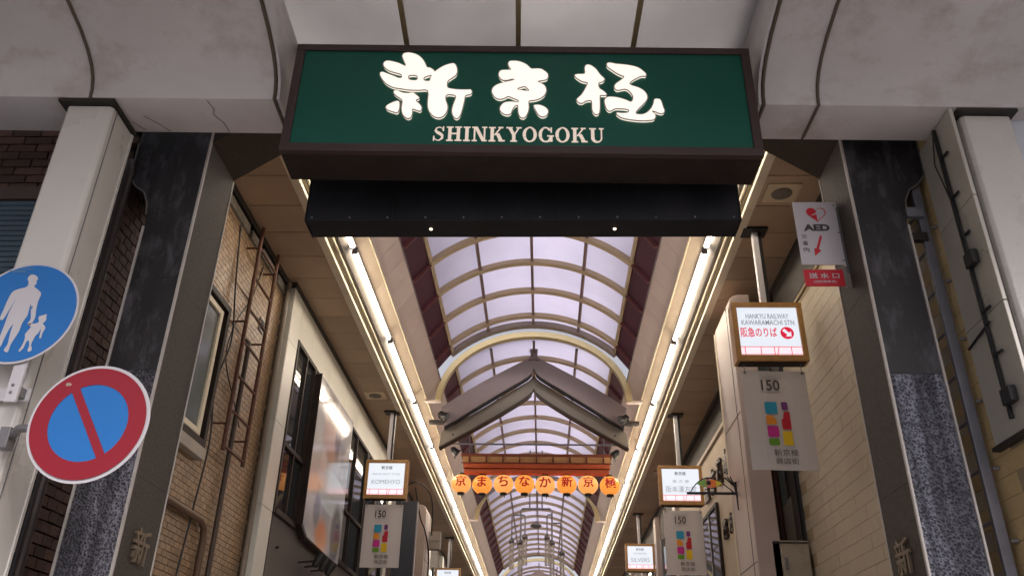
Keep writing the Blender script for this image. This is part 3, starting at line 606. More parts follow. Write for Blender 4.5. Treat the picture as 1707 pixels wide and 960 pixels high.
part('ridge_cap', MB().prism([(XC - .068, 7.44), (XC + .068, 7.44), (XC + .055, 7.28), (XC + .10, 7.19), (XC, 7.22), (XC - .10, 7.19), (XC - .055, 7.28)], 'y', 13.36, 13.52), mat('cap_mauve', (.17, .12, .12), .5), t, bevel=.004)

def floodlight(x, y, z, aim, label):
    t = thing('floodlight', label, 'floodlight', (x, y, z - .1))
    d = Vector(aim).normalized(); c = Vector((x, y, z)); u = Vector((0, 0, 1)); r = d.cross(u).normalized()
    part('housing', MB().tube([c - d * .10, c - d * .07, c, c + d * .07], [.03, .055, .065, .075], 12), M_black, t)
    part('lens', MB().tube([c + d * .071, c + d * .075], .068, 12), mat('lens_glass', (.2, .2, .2), .1), t)
    part('yoke', MB().tube([c + r * .075, c + r * .08 - u * .09, c - r * .08 - u * .09, c - r * .075], .010, 6), M_black, t)
    part('bracket', MB().tube([c - u * .09, c - u * .14], .014, 6), M_black, t)
    for k in (-1, 0, 1): part('cooling_fin', MB().tube([c - d * (.05 - .015 * k), c - d * (.045 - .015 * k)], .07, 12), M_black, t)
floodlight(-1.66, 13.25, 6.14, (1, -.3, -.4), 'black floodlight on the left end of the ridged gable beam')
floodlight(1.33, 13.25, 6.10, (-1, -.3, -.4), 'black floodlight on the right end of the ridged gable beam')
floodlight(-1.66, 15.32, 6.16, (.8, .2, -.6), 'small black floodlight at the left end of the red lantern awning')
floodlight(1.35, 15.32, 6.13, (-.8, .2, -.6), 'small black floodlight at the right end of the red lantern awning')
solo('tension_rod', MB().tube([(X(-1, 1.78), 15.1, 6.235), (X(1, 1.75), 15.1, 6.235)], .017, 8), M_steel, 'thin grey steel rod crossing the arcade just above the lantern awning', 'rod')

# ------------------------------------------------------------------ lantern awning and lanterns
YL = 15.4
t = thing('lantern_awning', 'small vermilion awning beam with tan slope from which eight lanterns hang', 'awning', (-.13, YL, 5.78))
xa, xb = -1.535, 1.285
part('top_beam', MB().box(xa, xb, YL - .13, YL + .22, 6.055, 6.11), M_darkred, t, bevel=.006)
part('slope', MB().prism([(YL - .125, 6.053), (YL - .095, 5.945), (YL - .08, 5.945), (YL - .11, 6.053)], 'x', xa + .03, xb - .03), M_tan, t)
part('mid_rail', MB().box(xa + .01, xb - .01, YL - .135, YL - .09, 5.925, 5.945), M_darkred, t, bevel=.003)
part('front_beam', MB().box(xa + .04, xb - .04, YL - .12, YL - .06, 5.84, 5.923), M_orange, t, bevel=.006)
part('dark_reveal', MB().box(xa + .05, xb - .05, YL - .08, YL - .05, 5.828, 5.84), M_brown, t)
part('lower_beam', MB().box(xa + .06, xb - .06, YL - .09, YL + .05, 5.745, 5.828), M_orange, t, bevel=.006)
for k in range(9):
    x = xa + .16 + k * (xb - xa - .32) / 8
    part('rafter', MB().prism([(YL - .128, 6.053), (YL - .165, 6.02), (YL - .15, 5.965), (YL - .10, 5.955)], 'x', x - .012, x + .012), M_darkred, t)
    part('stud', MB().box(x - .010, x + .010, YL - .17, YL - .145, 5.955, 5.975), M_black, t)
for x in (xa + .12, xb - .12): part('hanging_rod', MB().tube([(x, YL + .2, 6.12), (x, YL + .2, 6.9)], .009, 6), M_steel, t)
M_lan = glow('lantern_paper', (1.0, .30, .045), em(.92), (.55, .28, .07))
M_lan2 = glow('lantern_paper_pale', (1.0, .38, .10), em(.92), (.55, .3, .1))
M_lred = glow('lantern_red', (1.0, .012, .02), em(.17), (.35, .005, .01))
lab = ['京', 'ま', 'ち', 'な', 'か', '新', '京', '極']
names = ['first paper lantern from the left, partly against the lamp trough', 'second paper lantern from the left, red hiragana ma', 'third paper lantern from the left, red hiragana chi',
         'fourth paper lantern from the left, red hiragana na', 'fifth paper lantern from the left, red hiragana ka', 'sixth paper lantern from the left, dense red character',
         'seventh paper lantern from the left, red capital character', 'eighth paper lantern, at the right end of the row']
xl = [-1.522, -1.13, -.735, -.345, .040, .437, .832, 1.235]; rl = .186
for i, ch in enumerate(lab):
    cx, cz = xl[i], 5.565 - (.012 if i % 3 == 1 else 0)
    t = thing('paper_lantern', names[i], 'lantern', (cx, YL, cz - .25), group='paper lanterns under the vermilion awning')
    prof_ = []
    for k in range(25):
        a = -math.pi / 2 * .86 + math.pi * .86 * k / 24; rr = rl * math.cos(a) ** .92 + (-.0015 if k % 2 else 0); prof_.append((rr, .172 * math.sin(a)))
    part('paper_body', MB().lathe((cx, YL, cz), prof_, 28), M_lan if i % 2 else M_lan2, t)
    for zz, nm, h in ((cz + .162, 'top_ring', .035), (cz - .20, 'bottom_ring', .038)):
        part(nm, MB().lathe((cx, YL, zz), [(0, 0), (.066, 0), (.068, h / 2), (.066, h), (0, h)], 18), M_black, t)
    part('cord', MB().tube([(cx, YL, cz + .19), (cx, YL, 5.74)], .005, 5), M_black, t)
    part('tassel', MB().tube([(cx + .02, YL, cz - .2), (cx + .022, YL, cz - .245)], [.006, .009], 5), M_black, t)
    vs, fs = fit(text2d(ch, 0), None, .19)
    wmax = max(v[0] for v in vs); kx = min(1, .112 / wmax)
    mb = MB(); ro = rl + .004
    vv = []
    for x, z, _ in vs:
        x *= kx; z += .02; q = math.asin(max(-.98, min(.98, z / .176))); rr = rl * math.cos(q) ** .92 + .006
        x2 = max(-rr * .95, min(rr * .95, x)); vv.append((cx + x2, YL - math.sqrt(max(1e-5, rr * rr - x2 * x2)), cz + z))
    for k, (dx, dz) in enumerate(((0, 0), (.006, .003), (-.006, -.002), (.003, -.005))): mb.add([(p[0] + dx, p[1] - .0006 * k, p[2] + dz) for p in vv], fs)
    part('character', mb, M_lred, t)

# ------------------------------------------------------------------ hanging box signs and banners
def awning_print(root, cx, y, zb, w_):
    part('pale_print', MB().add([(cx - w_ / 2, y, zb), (cx + w_ / 2, y, zb), (cx + w_ / 2, y, zb + .085), (cx - w_ / 2, y, zb + .085)], [(0, 1, 2, 3)]), M_pale, root)
    ln = MB(); y2 = y - .0015
    def L(x0, z0, x1, z1, t_=.0035):
        if abs(x1 - x0) > abs(z1 - z0): ln.add([(x0, y2, z0 - t_), (x1, y2, z1 - t_), (x1, y2, z1 + t_), (x0, y2, z0 + t_)], [(0, 1, 2, 3)])
        else: ln.add([(x0 - t_, y2, z0), (x0 + t_, y2, z0), (x1 + t_, y2, z1), (x1 - t_, y2, z1)], [(0, 1, 2, 3)])
    L(cx - w_ / 2, zb + .085, cx + w_ / 2, zb + .085); L(cx - w_ / 2, zb + .012, cx + w_ / 2, zb + .012, .002)
    for f in (-.43, -.17, .05, .33): L(cx + f * w_, zb, cx + f * w_, zb + .085)
    L(cx + .09 * w_, zb, cx + .13 * w_, zb + .085)
    part('line_print', ln, M_pinkgl, root)
BLK = [('p_blue', (.02, .30, .50), -.115, -.005, .0, .11, 0), ('p_purple', (.17, .03, .20), .035, .09, .035, .11, 0), ('p_orange', (.75, .27, .02), -.115, -.025, -.10, -.015, 1), ('p_crimson', (.50, .01, .03), .02, .10, -.145, .02, 2),
       ('p_magenta', (.55, .02, .26), -.115, -.015, -.215, -.115, 0), ('p_green', (.13, .30, .02), -.115, -.02, -.29, -.23, 0), ('p_yellow', (.75, .50, .01), .015, .10, -.29, -.16, 0)]
def box_sign(cx, y, zt, lines, label, blabel, hang_z=6.0, banner=True, h=.60, w_=.66):
    t = thing('hanging_box_sign', label, 'sign', (cx, y + .07, zt - h), group='lit box signs hung along the arcade')
    x0, x1, z0, z1 = cx - w_ / 2, cx + w_ / 2, zt - h, zt; e = .05
    f = MB(); f.box(x0, x1, y, y + .15, z1 - e, z1); f.box(x0, x1, y, y + .15, z0, z0 + e + .012); f.box(x0, x0 + e, y + .001, y + .149, z0 + e + .012, z1 - e); f.box(x1 - e, x1, y + .001, y + .149, z0 + e + .012, z1 - e)
    part('frame', f, M_wood, t, bevel=.006)
    part('lit_face', MB().box(x0 + e, x1 - e, y + .022, y + .128, z0 + e, z1 - e), M_face, t)
    part('underside', MB().box(x0 + .03, x1 - .03, y + .02, y + .13, z0 - .008, z0 - .001), M_brown, t)
    part('hanger_post', MB().box(cx - .028, cx + .028, y + .05, y + .105, zt + .002, hang_z - .02), M_cream if 0 else M_rswhite, t, bevel=.003)
    part('hanger_backing', MB().box(cx + .030, cx + .06, y + .05, y + .12, zt + .02, hang_z - .02), M_black, t)
    part('hanger_plate', MB().box(cx - .12, cx + .12, y - .02, y + .16, hang_z - .03, hang_z - .006), M_black, t)
    yy = y + .0195
    for txt, zf, hw, hh_, m_, bd in lines:
        mb = lay(MB(), fit(text2d(txt, bd), hw, hh_), (cx, yy, z0 + e + (h - 2 * e) * zf)); part('lettering', mb, m_, t)
    awning_print(t, cx, yy, z0 + e + .012, w_ - 2 * e - .004)
    if banner:
        bw, bh, zb = .58, .92, z0 - .075
        b = thing('hanging_banner', blabel, 'banner', (cx, y + .07, zb - bh), group='anniversary banners hung under the box signs')
        yb = y + .07; pts = []
        n = 12
        front = [(cx - bw / 2 + bw * i / n, yb + .004 * math.sin(i * .9 + cx)) for i in range(n + 1)]
        part('sheet', MB().slab([(x, q, zb) for x, q in front], [(x, q, zb - bh) for x, q in front], (0, .004, 0)), M_banner, b)
        for sx in (-1, 1):
            part('eyelet', MB().lathe((cx + sx * .26, yb - .006, zb - .02), [(.006, 0), (.012, -.002), (.012, .006)], 10, 'y'), M_cap, b)
            part('hook', MB().tube([(cx + sx * .26, yb, zb - .02), (cx + sx * .26, yb, z0 - .005)], .004, 5), M_cap, b)
        yp = yb - .0085; zc = zb - .48
        def W(txt, x, z, w2, h2, m_, bd=0): part('lettering', lay(MB(), fit(text2d(txt, bd), w2, h2), (x, yp, z)), m_, b)
        W('1872-2022', cx - .03, zb - .075, .19, .018, M_ink2); W('150', cx - .045, zb - .140, .165, .105, M_ink, .012); W('th', cx + .075, zb - .165, .025, .016, M_ink2); W('ANNIVERSARY', cx - .03, zb - .205, .20, .013, M_ink2)
        part('rule_line', MB().box(cx - .13, cx + .07, yp, yp + .001, zb - .052, zb - .050), M_ink2, b)
        for nm, c_, a0, a1, b0, b1, kind in BLK:
            r = .012; a0 += 0; poly = []
            if kind == 0:
                for (qx, qz, s0) in ((a1 - r, b1 - r, 0), (a0 + r, b1 - r, 90), (a0 + r, b0 + r, 180), (a1 - r, b0 + r, 270)): poly += [(qx + r * math.cos(R_(s0 + k * 30)), qz + r * math.sin(R_(s0 + k * 30))) for k in range(4)]
            elif kind == 1: poly = [(a0, b0), (a1 - .01, b0), (a1, b0 + .01), (a1, b0 + .035), (a1 - .025, b1 - .01), (a1 - .05, b1), (a0 + .01, b1), (a0, b1 - .01)]
            else: poly = [(a0 + .01, b0), (a1, b0), (a1, b1 - .01), (a1 - .01, b1), (a0 + .035, b1), (a0 + .02, b1 - .03), (a0 + .018, b1 - .06), (a0, b1 - .075), (a0, b0 + .01)]
            mb = MB().add([(cx + px * 1.0 - .005, yp, zc + .07 + pz) for px, pz in poly], [tuple(range(len(poly)))[::1]])
            part('colour_block', mb, flat(nm, c_), b)
        W('新京極', cx + .02, zb - .765, .21, .06, M_ink, -.006 if 0 else 0); W('商店街', cx + .02, zb - .84, .20, .055, M_ink)
        b.rotation_euler = (R_(random.uniform(-2, 2)), 0, R_(random.uniform(-3, 3)))
    return t
brush = ('新京極', .86, .17, .055, M_ink, .01)
t = box_sign(2.105, 7.12, 5.165, [('HANKYU RAILWAY', .82, .40, .052, M_greygl, .012), ('KAWARAMACHI STN', .69, .49, .052, M_greygl, .012)], 'nearest lit box sign, right side, with station name and red arrow disc', 'white anniversary banner under the station box sign, nearest of the three')
z_ = 5.165 - .60 + .05 + .5 * .50
part('lettering', lay(MB(), fit(text2d('阪急のりば', .016), .335, .10), (2.105 - .095, 7.1395, z_ - .005)), M_redgl, t)
part('arrow_disc', MB().add([(2.105 + .165 + a, 7.139, z_ - .012 + b) for a, b in circ(.062, 32)], [tuple(range(32))]), M_redgl, t)
ar = [(-.035, .03), (-.022, .043), (.018, .0), (.036, .018), (.036, -.036), (-.018, -.036), (.0, -.018), (-.043, .02)]
part('arrow', MB().add([(2.27 + a, 7.137, z_ - .012 + b) for a, b in ar], [tuple(range(len(ar)))[::-1]]), M_face, t)
box_sign(-2.41, 12.6, 5.20, [brush, ('BRAND SELECT STORE', .66, .42, .028, M_greygl, 0), ('KOMEHYO', .42, .44, .066, M_greygl, 0)], 'lit box sign left side, with wide spaced grey capitals above a white banner', 'white anniversary banner on the left side of the arcade')
box_sign(2.09, 12.63, 5.16, [brush, ('漢 方 薬', .62, .26, .045, M_greygl, 0), ('阪本漢方堂', .38, .46, .095, M_greygl, 0)], 'lit box sign right side, with handwritten style characters above a white banner', 'white anniversary banner on the right side, farther and smaller one')
box_sign(2.19, 19.5, 5.31, [brush, ('ACCESSORY', .68, .30, .035, M_greygl, .01), ('SILVERS', .40, .42, .085, M_greygl, 0)], 'small far lit box sign, right side, beside the lamp trough', 'white banner under the small far box sign, right side')
box_sign(-2.47, 22.5, 5.22, [brush, ('LUPICIA', .45, .40, .08, M_greygl, 0)] if 0 else [brush], 'small far lit box sign, left side, at the bottom edge', 'white banner under the small far box sign, left side')

# ceiling speakers
def speaker(x, y, label):
    t = thing('ceiling_speaker', label, 'speaker', (x, y, 5.98), group='square ceiling speakers')
    part('plate', MB().box(x - .155, x + .155, y - .15, y + .15, 5.982, 5.998), mat('speaker_plate', (.62, .50, .34), .5, var=.04), t, bevel=.003)
    part('grille', MB().lathe((x, y, 5.974), [(0, 0), (.085, 0), (.095, .004), (.095, .009)], 28), mat('grille_grey', (.22, .19, .15), .6, var=.3, vs=90), t)
speaker(2.21, 6.51, 'square cream ceiling speaker behind the green sign, right aisle'); speaker(-2.55, 11.9, 'square ceiling speaker above the left aisle, far along')
solo('round_downlight', MB().lathe((2.25, 16.0, 5.975), [(0, 0), (.10, 0), (.12, .01), (.12, .02)], 24), mat('downlight', (.5, .36, .22), .3), 'round recessed ceiling light near the far right box sign', 'light')

# ------------------------------------------------------------------ left brick building
t = thing('brick_building', 'brown brick corner building with tan tiled side wall inside the arcade', 'building', (-4, 6.5, 0))
part('wall', MB().box(-12, -2.958, 4.778, 8.30, 0, 9), M_mortar, t)
side_z = 2.0
wz0, wz1, wx = 2.2, 4.735, -3.12
spots = []
row = 0; z = 2.0
while z < 5.45:
    x = -2.93 - .05 - (.105 if row % 2 else 0)
    first = True
    while x > -4.25:
        if not (z < 4.76 and x < -3.18): spots.append((x - .05, 4.765, z))
        x -= .212
    row += 1; z += .068
cells('brick', None, M_brick, t, spots, (.20, .045, .058), 200, key=lambda p: p[0] < -3.6, jitter=.002)
spots = [(-2.943, 4.80 + .104 * k + (.052 if r % 2 else 0), 2.0 + .068 * r) for r in range(52) for k in range(4)]
cells('brick', None, M_brick, t, [q for q in spots if q[1] < 5.22], (.04, .096, .058), 100, key=lambda p: -p[1] if 0 else abs(p[1] - 4.9), jitter=.002)
part('tile_backing', MB().box(-2.956, -2.945, 5.22, 8.29, 0, 6.0), M_grout, t)
spots = []
for r in range(78):
    for k in range(31):
        y = 5.27 + .1 * k + (.05 if r % 2 else 0); z = 2.0 + .05 * r
        if y > 8.27 or z > 5.82 or (y < 6.80 and 3.60 < z < 4.92): continue
        spots.append((-2.938, y, z))
cells('tile', None, M_tile, t, spots, (.016, .094, .044), 300, key=lambda p: (p[1] - 5.3) ** 2 * .3 + (p[2] - 3.2) ** 2, jitter=.0008)
for a, b in ((5.25, 6.98), (7.06, 7.34), (7.42, 7.9), (7.98, 8.27)):
    part('frieze_strip', MB().box(-2.955, -2.915, a, b, 5.84, 5.935), mat('worn_white_strip', (.42, .39, .34), .6, var=.2, vs=9, grime=.5, gs=6), t, bevel=.003)
part('eave_shadow_board', MB().box(-2.957, -2.90, 5.2, 8.3, 5.94, 6.0), M_dark, t)
# side window
w_ = part('window', MB().box(-2.955, -2.93, 5.62, 6.78, 3.62, 4.90), M_dark, t)
fr = MB()
for a in ((5.60, 5.66, 3.60, 4.92), (6.74, 6.80, 3.60, 4.92), (5.66, 6.74, 4.86, 4.92), (5.66, 6.74, 3.60, 3.66)): fr.box(-2.935, -2.865, *a)
part('window_frame', fr, M_brown, w_, bevel=.004)
fr = MB()
for a in ((6.64, 6.70, 3.68, 4.84), (5.68, 6.64, 4.79, 4.84), (5.68, 6.64, 3.68, 3.73), (6.10, 6.13, 3.73, 4.79)): fr.box(-2.925, -2.89, *a)
part('sash', fr, M_cream, w_, bevel=.003)
part('pane', MB().box(-2.915, -2.91, 5.68, 6.64, 3.73, 4.79), mat('dusty_pane', (.12, .14, .13), .12, var=.1, vs=2), w_)
part('sill', MB().box(-2.95, -2.86, 5.58, 6.82, 3.50, 3.598), mat('stone_sill', (.36, .32, .27), .6), w_, bevel=.004)
# street window with roller shutter
w_ = part('street_window', MB().box(-4.4, -3.14, 4.768, 4.776, 2.0, 4.80), M_dark, t)
part('lintel', MB().box(-4.4, -3.10, 4.735, 4.77, 4.752, 4.855), mat('lintel_brown', (.07, .045, .04), .6), w_, bevel=.004)
me = mesh_of('slat', MB().box(-.61, .61, -.008, .008, -.018, .018), mat('shutter_blue', (.085, .13, .175), .45, metal=.2, var=.1), (0, 0, 0))
for k in range(66):
    o = bpy.data.objects.new('slat', me); COL.objects.link(o); o.parent = w_; o.location = Vector((-3.79, 4.752, 4.72 - .041 * k)) - BASE[w_.name]; o.rotation_euler = (R_(-12), 0, 0)

for y, z in ((7.75, 5.2), (6.2, 5.35)):
    v_ = part('vent', MB().box(-2.93, -2.915, y - .07, y + .07, z - .07, z + .07), M_cap, t, bevel=.003)
    for k in range(4): part('louvre', MB().box(-2.915, -2.908, y - .055, y + .055, z - .05 + .028 * k, z - .038 + .028 * k), M_dark, v_)
# ladder, pipes and cables on the tiled wall
t = thing('wall_ladder', 'rusty brown steel ladder fixed to the tan tiled wall', 'ladder', (-2.8, 7.3, 3.66))
for y in (7.02, 7.56): part('rail', MB().tube([(-2.80, y, 3.66), (-2.80, y, 5.93)], .019, 8), M_rust, t)
for k in range(7): part('rung', MB().tube([(-2.80, 7.02, 3.70 + .335 * k), (-2.80, 7.56, 3.70 + .335 * k)], .012, 6), M_rust, t)
for z in (3.9, 4.9, 5.7):
    for y in (7.02, 7.56): part('stay', MB().tube([(-2.80, y, z), (-2.93, y, z)], .010, 6), M_rust, t)
solo('drain_pipe', MB().tube([(-2.89, 7.42, 0), (-2.89, 7.42, 4.75), (-2.89, 7.40, 4.85), (-2.93, 7.40, 4.88)], .024, 8), mat('pipe_black_brown', (.05, .03, .022), .5), 'dark vertical drain pipe running down behind the rusty ladder', 'pipe')
solo('drain_pipe', MB().tube([(-2.89, 5.9, 3.06), (-2.89, 7.05, 3.06), (-2.89, 7.15, 3.02), (-2.89, 7.18, 2.92), (-2.89, 7.18, 0)], .030, 10), mat('pipe_brown', (.10, .055, .03), .5), 'brown elbow pipe low on the tiled wall below its window', 'pipe')
solo('drain_pipe', MB().tube([(-2.87, 8.22, 0), (-2.87, 8.22, 5.95)], .03, 8), mat('pipe_taupe', (.16, .13, .10), .5), 'taupe vertical pipe in the joint between tiled wall and pale cladding', 'pipe')
def cable(pts, r, label, name='cable', m_=None):
    P = [Vector(p) for p in pts]; q = []
    for i in range(len(P) - 1):
        p0, p1, p2, p3 = P[max(i - 1, 0)], P[i], P[i + 1], P[min(i + 2, len(P) - 1)]
        for s in range(6):
            u = s / 6; q.append(.5 * ((2 * p1) + (p2 - p0) * u + (2 * p0 - 5 * p1 + 4 * p2 - p3) * u * u + (3 * p1 - p0 - 3 * p2 + p3) * u ** 3))
    return solo(name, MB().tube(q + [P[-1]], r, 6), m_ or M_black, label, 'cable')
cable([(-2.92, 6.75, 5.8), (-2.90, 6.85, 5.2), (-2.90, 7.0, 4.7), (-2.91, 6.86, 4.2), (-2.90, 6.95, 3.7), (-2.91, 6.9, 3.1), (-2.91, 6.8, 2.4)], .008, 'loose black cable hanging down the tiled wall beside its window')
cable([(-2.92, 7.5, 5.75), (-2.90, 7.3, 5.3), (-2.91, 7.05, 4.9), (-2.90, 6.95, 4.5), (-2.90, 7.35, 4.2), (-2.91, 7.6, 4.05)], .006, 'thin crossing cable strung over the tiles behind the ladder')
solo('down_pipe', MB().tube([(-2.86, 4.64, 0), (-2.86, 4.64, 4.9), (-2.90, 4.68, 5.02)], .032, 10), mat('pipe_dark', (.035, .022, .020), .5), 'dark brown downpipe at the brick corner behind the white column', 'pipe')

# ------------------------------------------------------------------ left shop building with pale cladding
t = thing('clad_building', 'shop building with pale metal cladding, dark windows and a grey lower wall', 'building', (-4, 11.6, 0))
part('wall', MB().box(-12, -2.86, 8.305, 15.0, 0, 9), M_grey, t)
part('lower_wall', MB().box(-2.862, -2.825, 8.74, 15.0, 0, 3.50), M_grey, t)
for z0, z1 in ((1.0, 2.6), (2.604, 3.49), (3.494, 4.38), (4.384, 5.31), (5.314, 5.93)):
    part('corner_panel', MB().box(-2.95, -2.812, 8.30, 8.315, z0, z1), M_offwhite, t, bevel=.002)
    part('corner_panel', MB().box(-2.822, -2.810, 8.317, 8.66, z0, min(z1, 5.93)), M_offwhite, t, bevel=.002)
ys = [8.664, 9.25, 10.19, 11.12, 12.05, 12.98, 13.91, 15.0]
for a, b in zip(ys, ys[1:]): part('header_panel', MB().box(-2.86, -2.811, a + .002, b - .003, 5.46, 5.93), M_offwhite, t, bevel=.002)
part('eave_trim', MB().box(-2.90, -2.80, 8.28, 15.0, 5.932, 6.0), M_dark, t)
part('corner_trim', MB().box(-2.96, -2.93, 8.27, 8.31, 0, 5.95), M_dark, t)
for y0, y1, muls, bars in ((8.70, 9.50, (9.12,), (4.25,)), (11.46, 13.0, (12.2,), (4.25,)), (13.1, 14.9, (13.9,), (4.25,))):
    w_ = part('window', MB().box(-2.858, -2.852, y0, y1, 3.52, 5.44), M_black, t)
    fr = MB(); fr.box(-2.85, -2.80, y0 - .03, y0 + .02, 3.50, 5.458); fr.box(-2.85, -2.80, y1 - .02, y1 + .03, 3.50, 5.458); fr.box(-2.85, -2.801, y0 + .02, y1 - .02, 5.41, 5.458); fr.box(-2.85, -2.79, y0 + .02, y1 - .02, 3.50, 3.56)
    part('window_frame', fr, M_brown, w_, bevel=.003)
    for q in muls: part('mullion', MB().box(-2.845, -2.805, q - .018, q + .018, 3.56, 5.41), M_brown, w_)
    for q in bars: part('transom', MB().box(-2.845, -2.800, y0 + .02, y1 - .02, q - .022, q + .022), M_brown, w_)
    part('pane', MB().box(-2.836, -2.832, y0 + .02, y1 - .02, 3.56, 5.41), M_glass, w_)
for z, y in ((3.2, 9.0), (2.95, 9.7)): part('anchor', MB().tube([(-2.825, y, z), (-2.79, y, z)], .014, 8), M_black, t)
def poster_mat():
    M = bpy.data.materials.new('poster_print'); M.use_nodes = True; tt = M.node_tree; N = tt.nodes; L = tt.links; b = N['Principled BSDF']; b.inputs['Roughness'].default_value = .10; b.inputs['Specular IOR Level'].default_value = .6
    geo = N.new('ShaderNodeNewGeometry'); last = None
    n = N.new('ShaderNodeTexNoise'); n.inputs['Scale'].default_value = 2.2; n.inputs['Detail'].default_value = 2; L.new(geo.outputs['Position'], n.inputs['Vector'])
    r = N.new('ShaderNodeValToRGB'); r.color_ramp.elements[0].position = .35; r.color_ramp.elements[0].color = (.30, .31, .36, 1); r.color_ramp.elements[1].position = .65; r.color_ramp.elements[1].color = (.46, .44, .45, 1)
    L.new(n.outputs['Fac'], r.inputs['Fac']); last = r.outputs[0]
    for (u, v, ru, rv, c_, soft) in ((.12, .42, .20, .36, (.58, .56, .56), .4), (.42, .74, .26, .24, (.50, .33, .27), .5), (.34, .90, .24, .12, (.14, .11, .12), .5), (.60, .80, .10, .2, (.17, .13, .13), .5), (.62, .42, .42, .10, (.60, .66, .74), .85),
                                    (.62, .31, .36, .07, (.52, .60, .66), .85), (.45, .07, .2, .14, (.62, .22, .08), .4), (.82, .16, .16, .22, (.12, .12, .14), .6), (.28, .2, .10, .12, (.20, .20, .22), .5), (.30, .52, .10, .09, (.68, .62, .60), .5)):
        mp = N.new('ShaderNodeMapping'); mp.inputs['Location'].default_value = (0, -(9.5 + 1.93 * u) / (1.93 * ru), -(3.45 + 1.9 * v) / (1.9 * rv)); mp.inputs['Scale'].default_value = (0, 1 / (1.93 * ru), 1 / (1.9 * rv))
        L.new(geo.outputs['Position'], mp.inputs[0]); ln = N.new('ShaderNodeVectorMath'); ln.operation = 'LENGTH'; L.new(mp.outputs[0], ln.inputs[0])
        mr = N.new('ShaderNodeMapRange'); mr.interpolation_type = 'SMOOTHSTEP'; mr.inputs['From Min'].default_value = soft; mr.inputs['From Max'].default_value = 1.1; mr.inputs['To Min'].default_value = 1; mr.inputs['To Max'].default_value = 0; L.new(ln.outputs['Value'], mr.inputs['Value'])
        mx = N.new('ShaderNodeMix'); mx.data_type = 'RGBA'; L.new(mr.outputs[0], mx.inputs['Factor']); L.new(last, mx.inputs['A']); mx.inputs['B'].default_value = (*c_, 1); last = mx.outputs['Result']
    L.new(last, b.inputs['Base Color']); return M
t = thing('wall_poster_box', 'large glossy poster box with a blurred pale portrait between the dark windows', 'poster', (-2.75, 10.4, 3.42))
part('casing', MB().prism([(9.50, 5.37), (9.50, 3.55), (9.78, 3.44), (11.42, 3.40), (11.42, 5.40)], 'x', -2.85, -2.745), M_brown, t, bevel=.004)
part('print', MB().prism([(9.515, 5.36), (9.515, 3.57), (9.79, 3.46), (11.41, 3.42), (11.41, 5.39)], 'x', -2.744, -2.722), poster_mat(), t)
part('edge_strip', MB().box(-2.745, -2.716, 9.492, 9.51, 3.55, 5.375), M_brown, t)
for i, y in enumerate((9.9, 10.2, 10.5)):
    t = thing('spot_lamp', ('first', 'second', 'third')[i] + ' small black spot lamp under the glossy poster box', 'lamp', (-2.62, y, 3.1), group='spot lamps under the poster')
    part('arm', MB().tube([(-2.83, y, 3.2), (-2.62, y, 3.22)], .012, 6), M_black, t)
    part('head', MB().tube([(-2.62, y - .02, 3.16), (-2.60, y, 3.22), (-2.56, y + .02, 3.30)], [.035, .05, .055], 10), M_black, t)

# ------------------------------------------------------------------ farther left: dark projecting sign, pier, shop front
t = thing('projecting_sign', 'tall dark blue projecting sign right of the left white banner', 'sign', (-2.4, 14.9, 2.5))
part('panel', MB().box(-2.62, -2.24, 14.86, 14.98, 2.4, 5.1), mat('slate_blue', (.045, .05, .07), .5), t, bevel=.006)
part('edge', MB().box(-2.24, -2.225, 14.85, 14.99, 2.4, 5.1), M_cap, t)
def pier(x0, x1, y0, y1, zt_, label, inner):
    t = thing('pier', label, 'pillar', ((x0 + x1) / 2, (y0 + y1) / 2, 0))
    n = 6; pr_ = [(y0, 0), (y0, zt_ - .0)] if 0 else None
    a = [(x0, 0), (x0, zt_ - .12)] + [(x0 + .12 - .12 * math.cos(R_(15 * k)), zt_ - .12 + .12 * math.sin(R_(15 * k))) for k in range(1, 7)] + [(x1, zt_), (x1, 0)] if inner < 0 else \
        [(x0, 0), (x0, zt_), (x1 - .12, zt_)] + [(x1 - .12 + .12 * math.sin(R_(15 * k)), zt_ - .12 + .12 * math.cos(R_(15 * k))) for k in range(1, 7)] + [(x1, 0)]
    part('cladding', MB().prism(a, 'y', y0, y1), M_pink, t, bevel=.012)
    xi = x0 if inner < 0 else x1
    for z in (1.5, 3.0, 4.5): part('joint', MB().box(xi - .003, xi + .003, y0 + .02, y1 - .02, z, z + .008), M_dark, t)
    part('vertical_joint', MB().box(xi - .003, xi + .003, y0 + .16, y0 + .168, 0, zt_ - .1), M_dark, t)
    part('highlight_edge', MB().tube([(xi, y1, 0), (xi, y1, zt_ - .12)], .016, 8), M_cream, t)  # pale tube stands in for the highlight down the rear edge
    part('skirting', MB().box(x0 - .01, x1 + .01, y0 - .01, y1 + .01, .02, .2), M_grey, t)
    return t
pier(-2.78, -2.36, 17.0, 17.7, 5.55, 'pinkish clad pillar far left, with rounded top near the trough', 1)
pier(2.045, 2.28, 8.3, 9.12, 5.86, 'tall pinkish clad pillar on the right, behind the station sign banner', -1)
t = thing('shop_front', 'dim shop front with upper windows along the far left side', 'building', (-4, 20, 0))
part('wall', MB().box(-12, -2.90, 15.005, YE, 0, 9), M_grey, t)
for k in range(10):
    y = 15.6 + k * 3.0
    w_ = part('window', MB().box(-2.898, -2.89, y, y + 2.2, 3.2, 5.2), M_black, t)
    for q in (0, 1.1, 2.2): part('mullion', MB().box(-2.895, -2.85, y + q - .03, y + q + .03, 3.15, 5.25), M_cap, w_)
    part('pane', MB().box(-2.883, -2.880, y, y + 2.2, 3.2, 5.2), M_glass, w_)
    part('pilaster', MB().box(-2.90, -2.80, y - .5, y - .2, 0, 5.8), M_offwhite, t, bevel=.004)
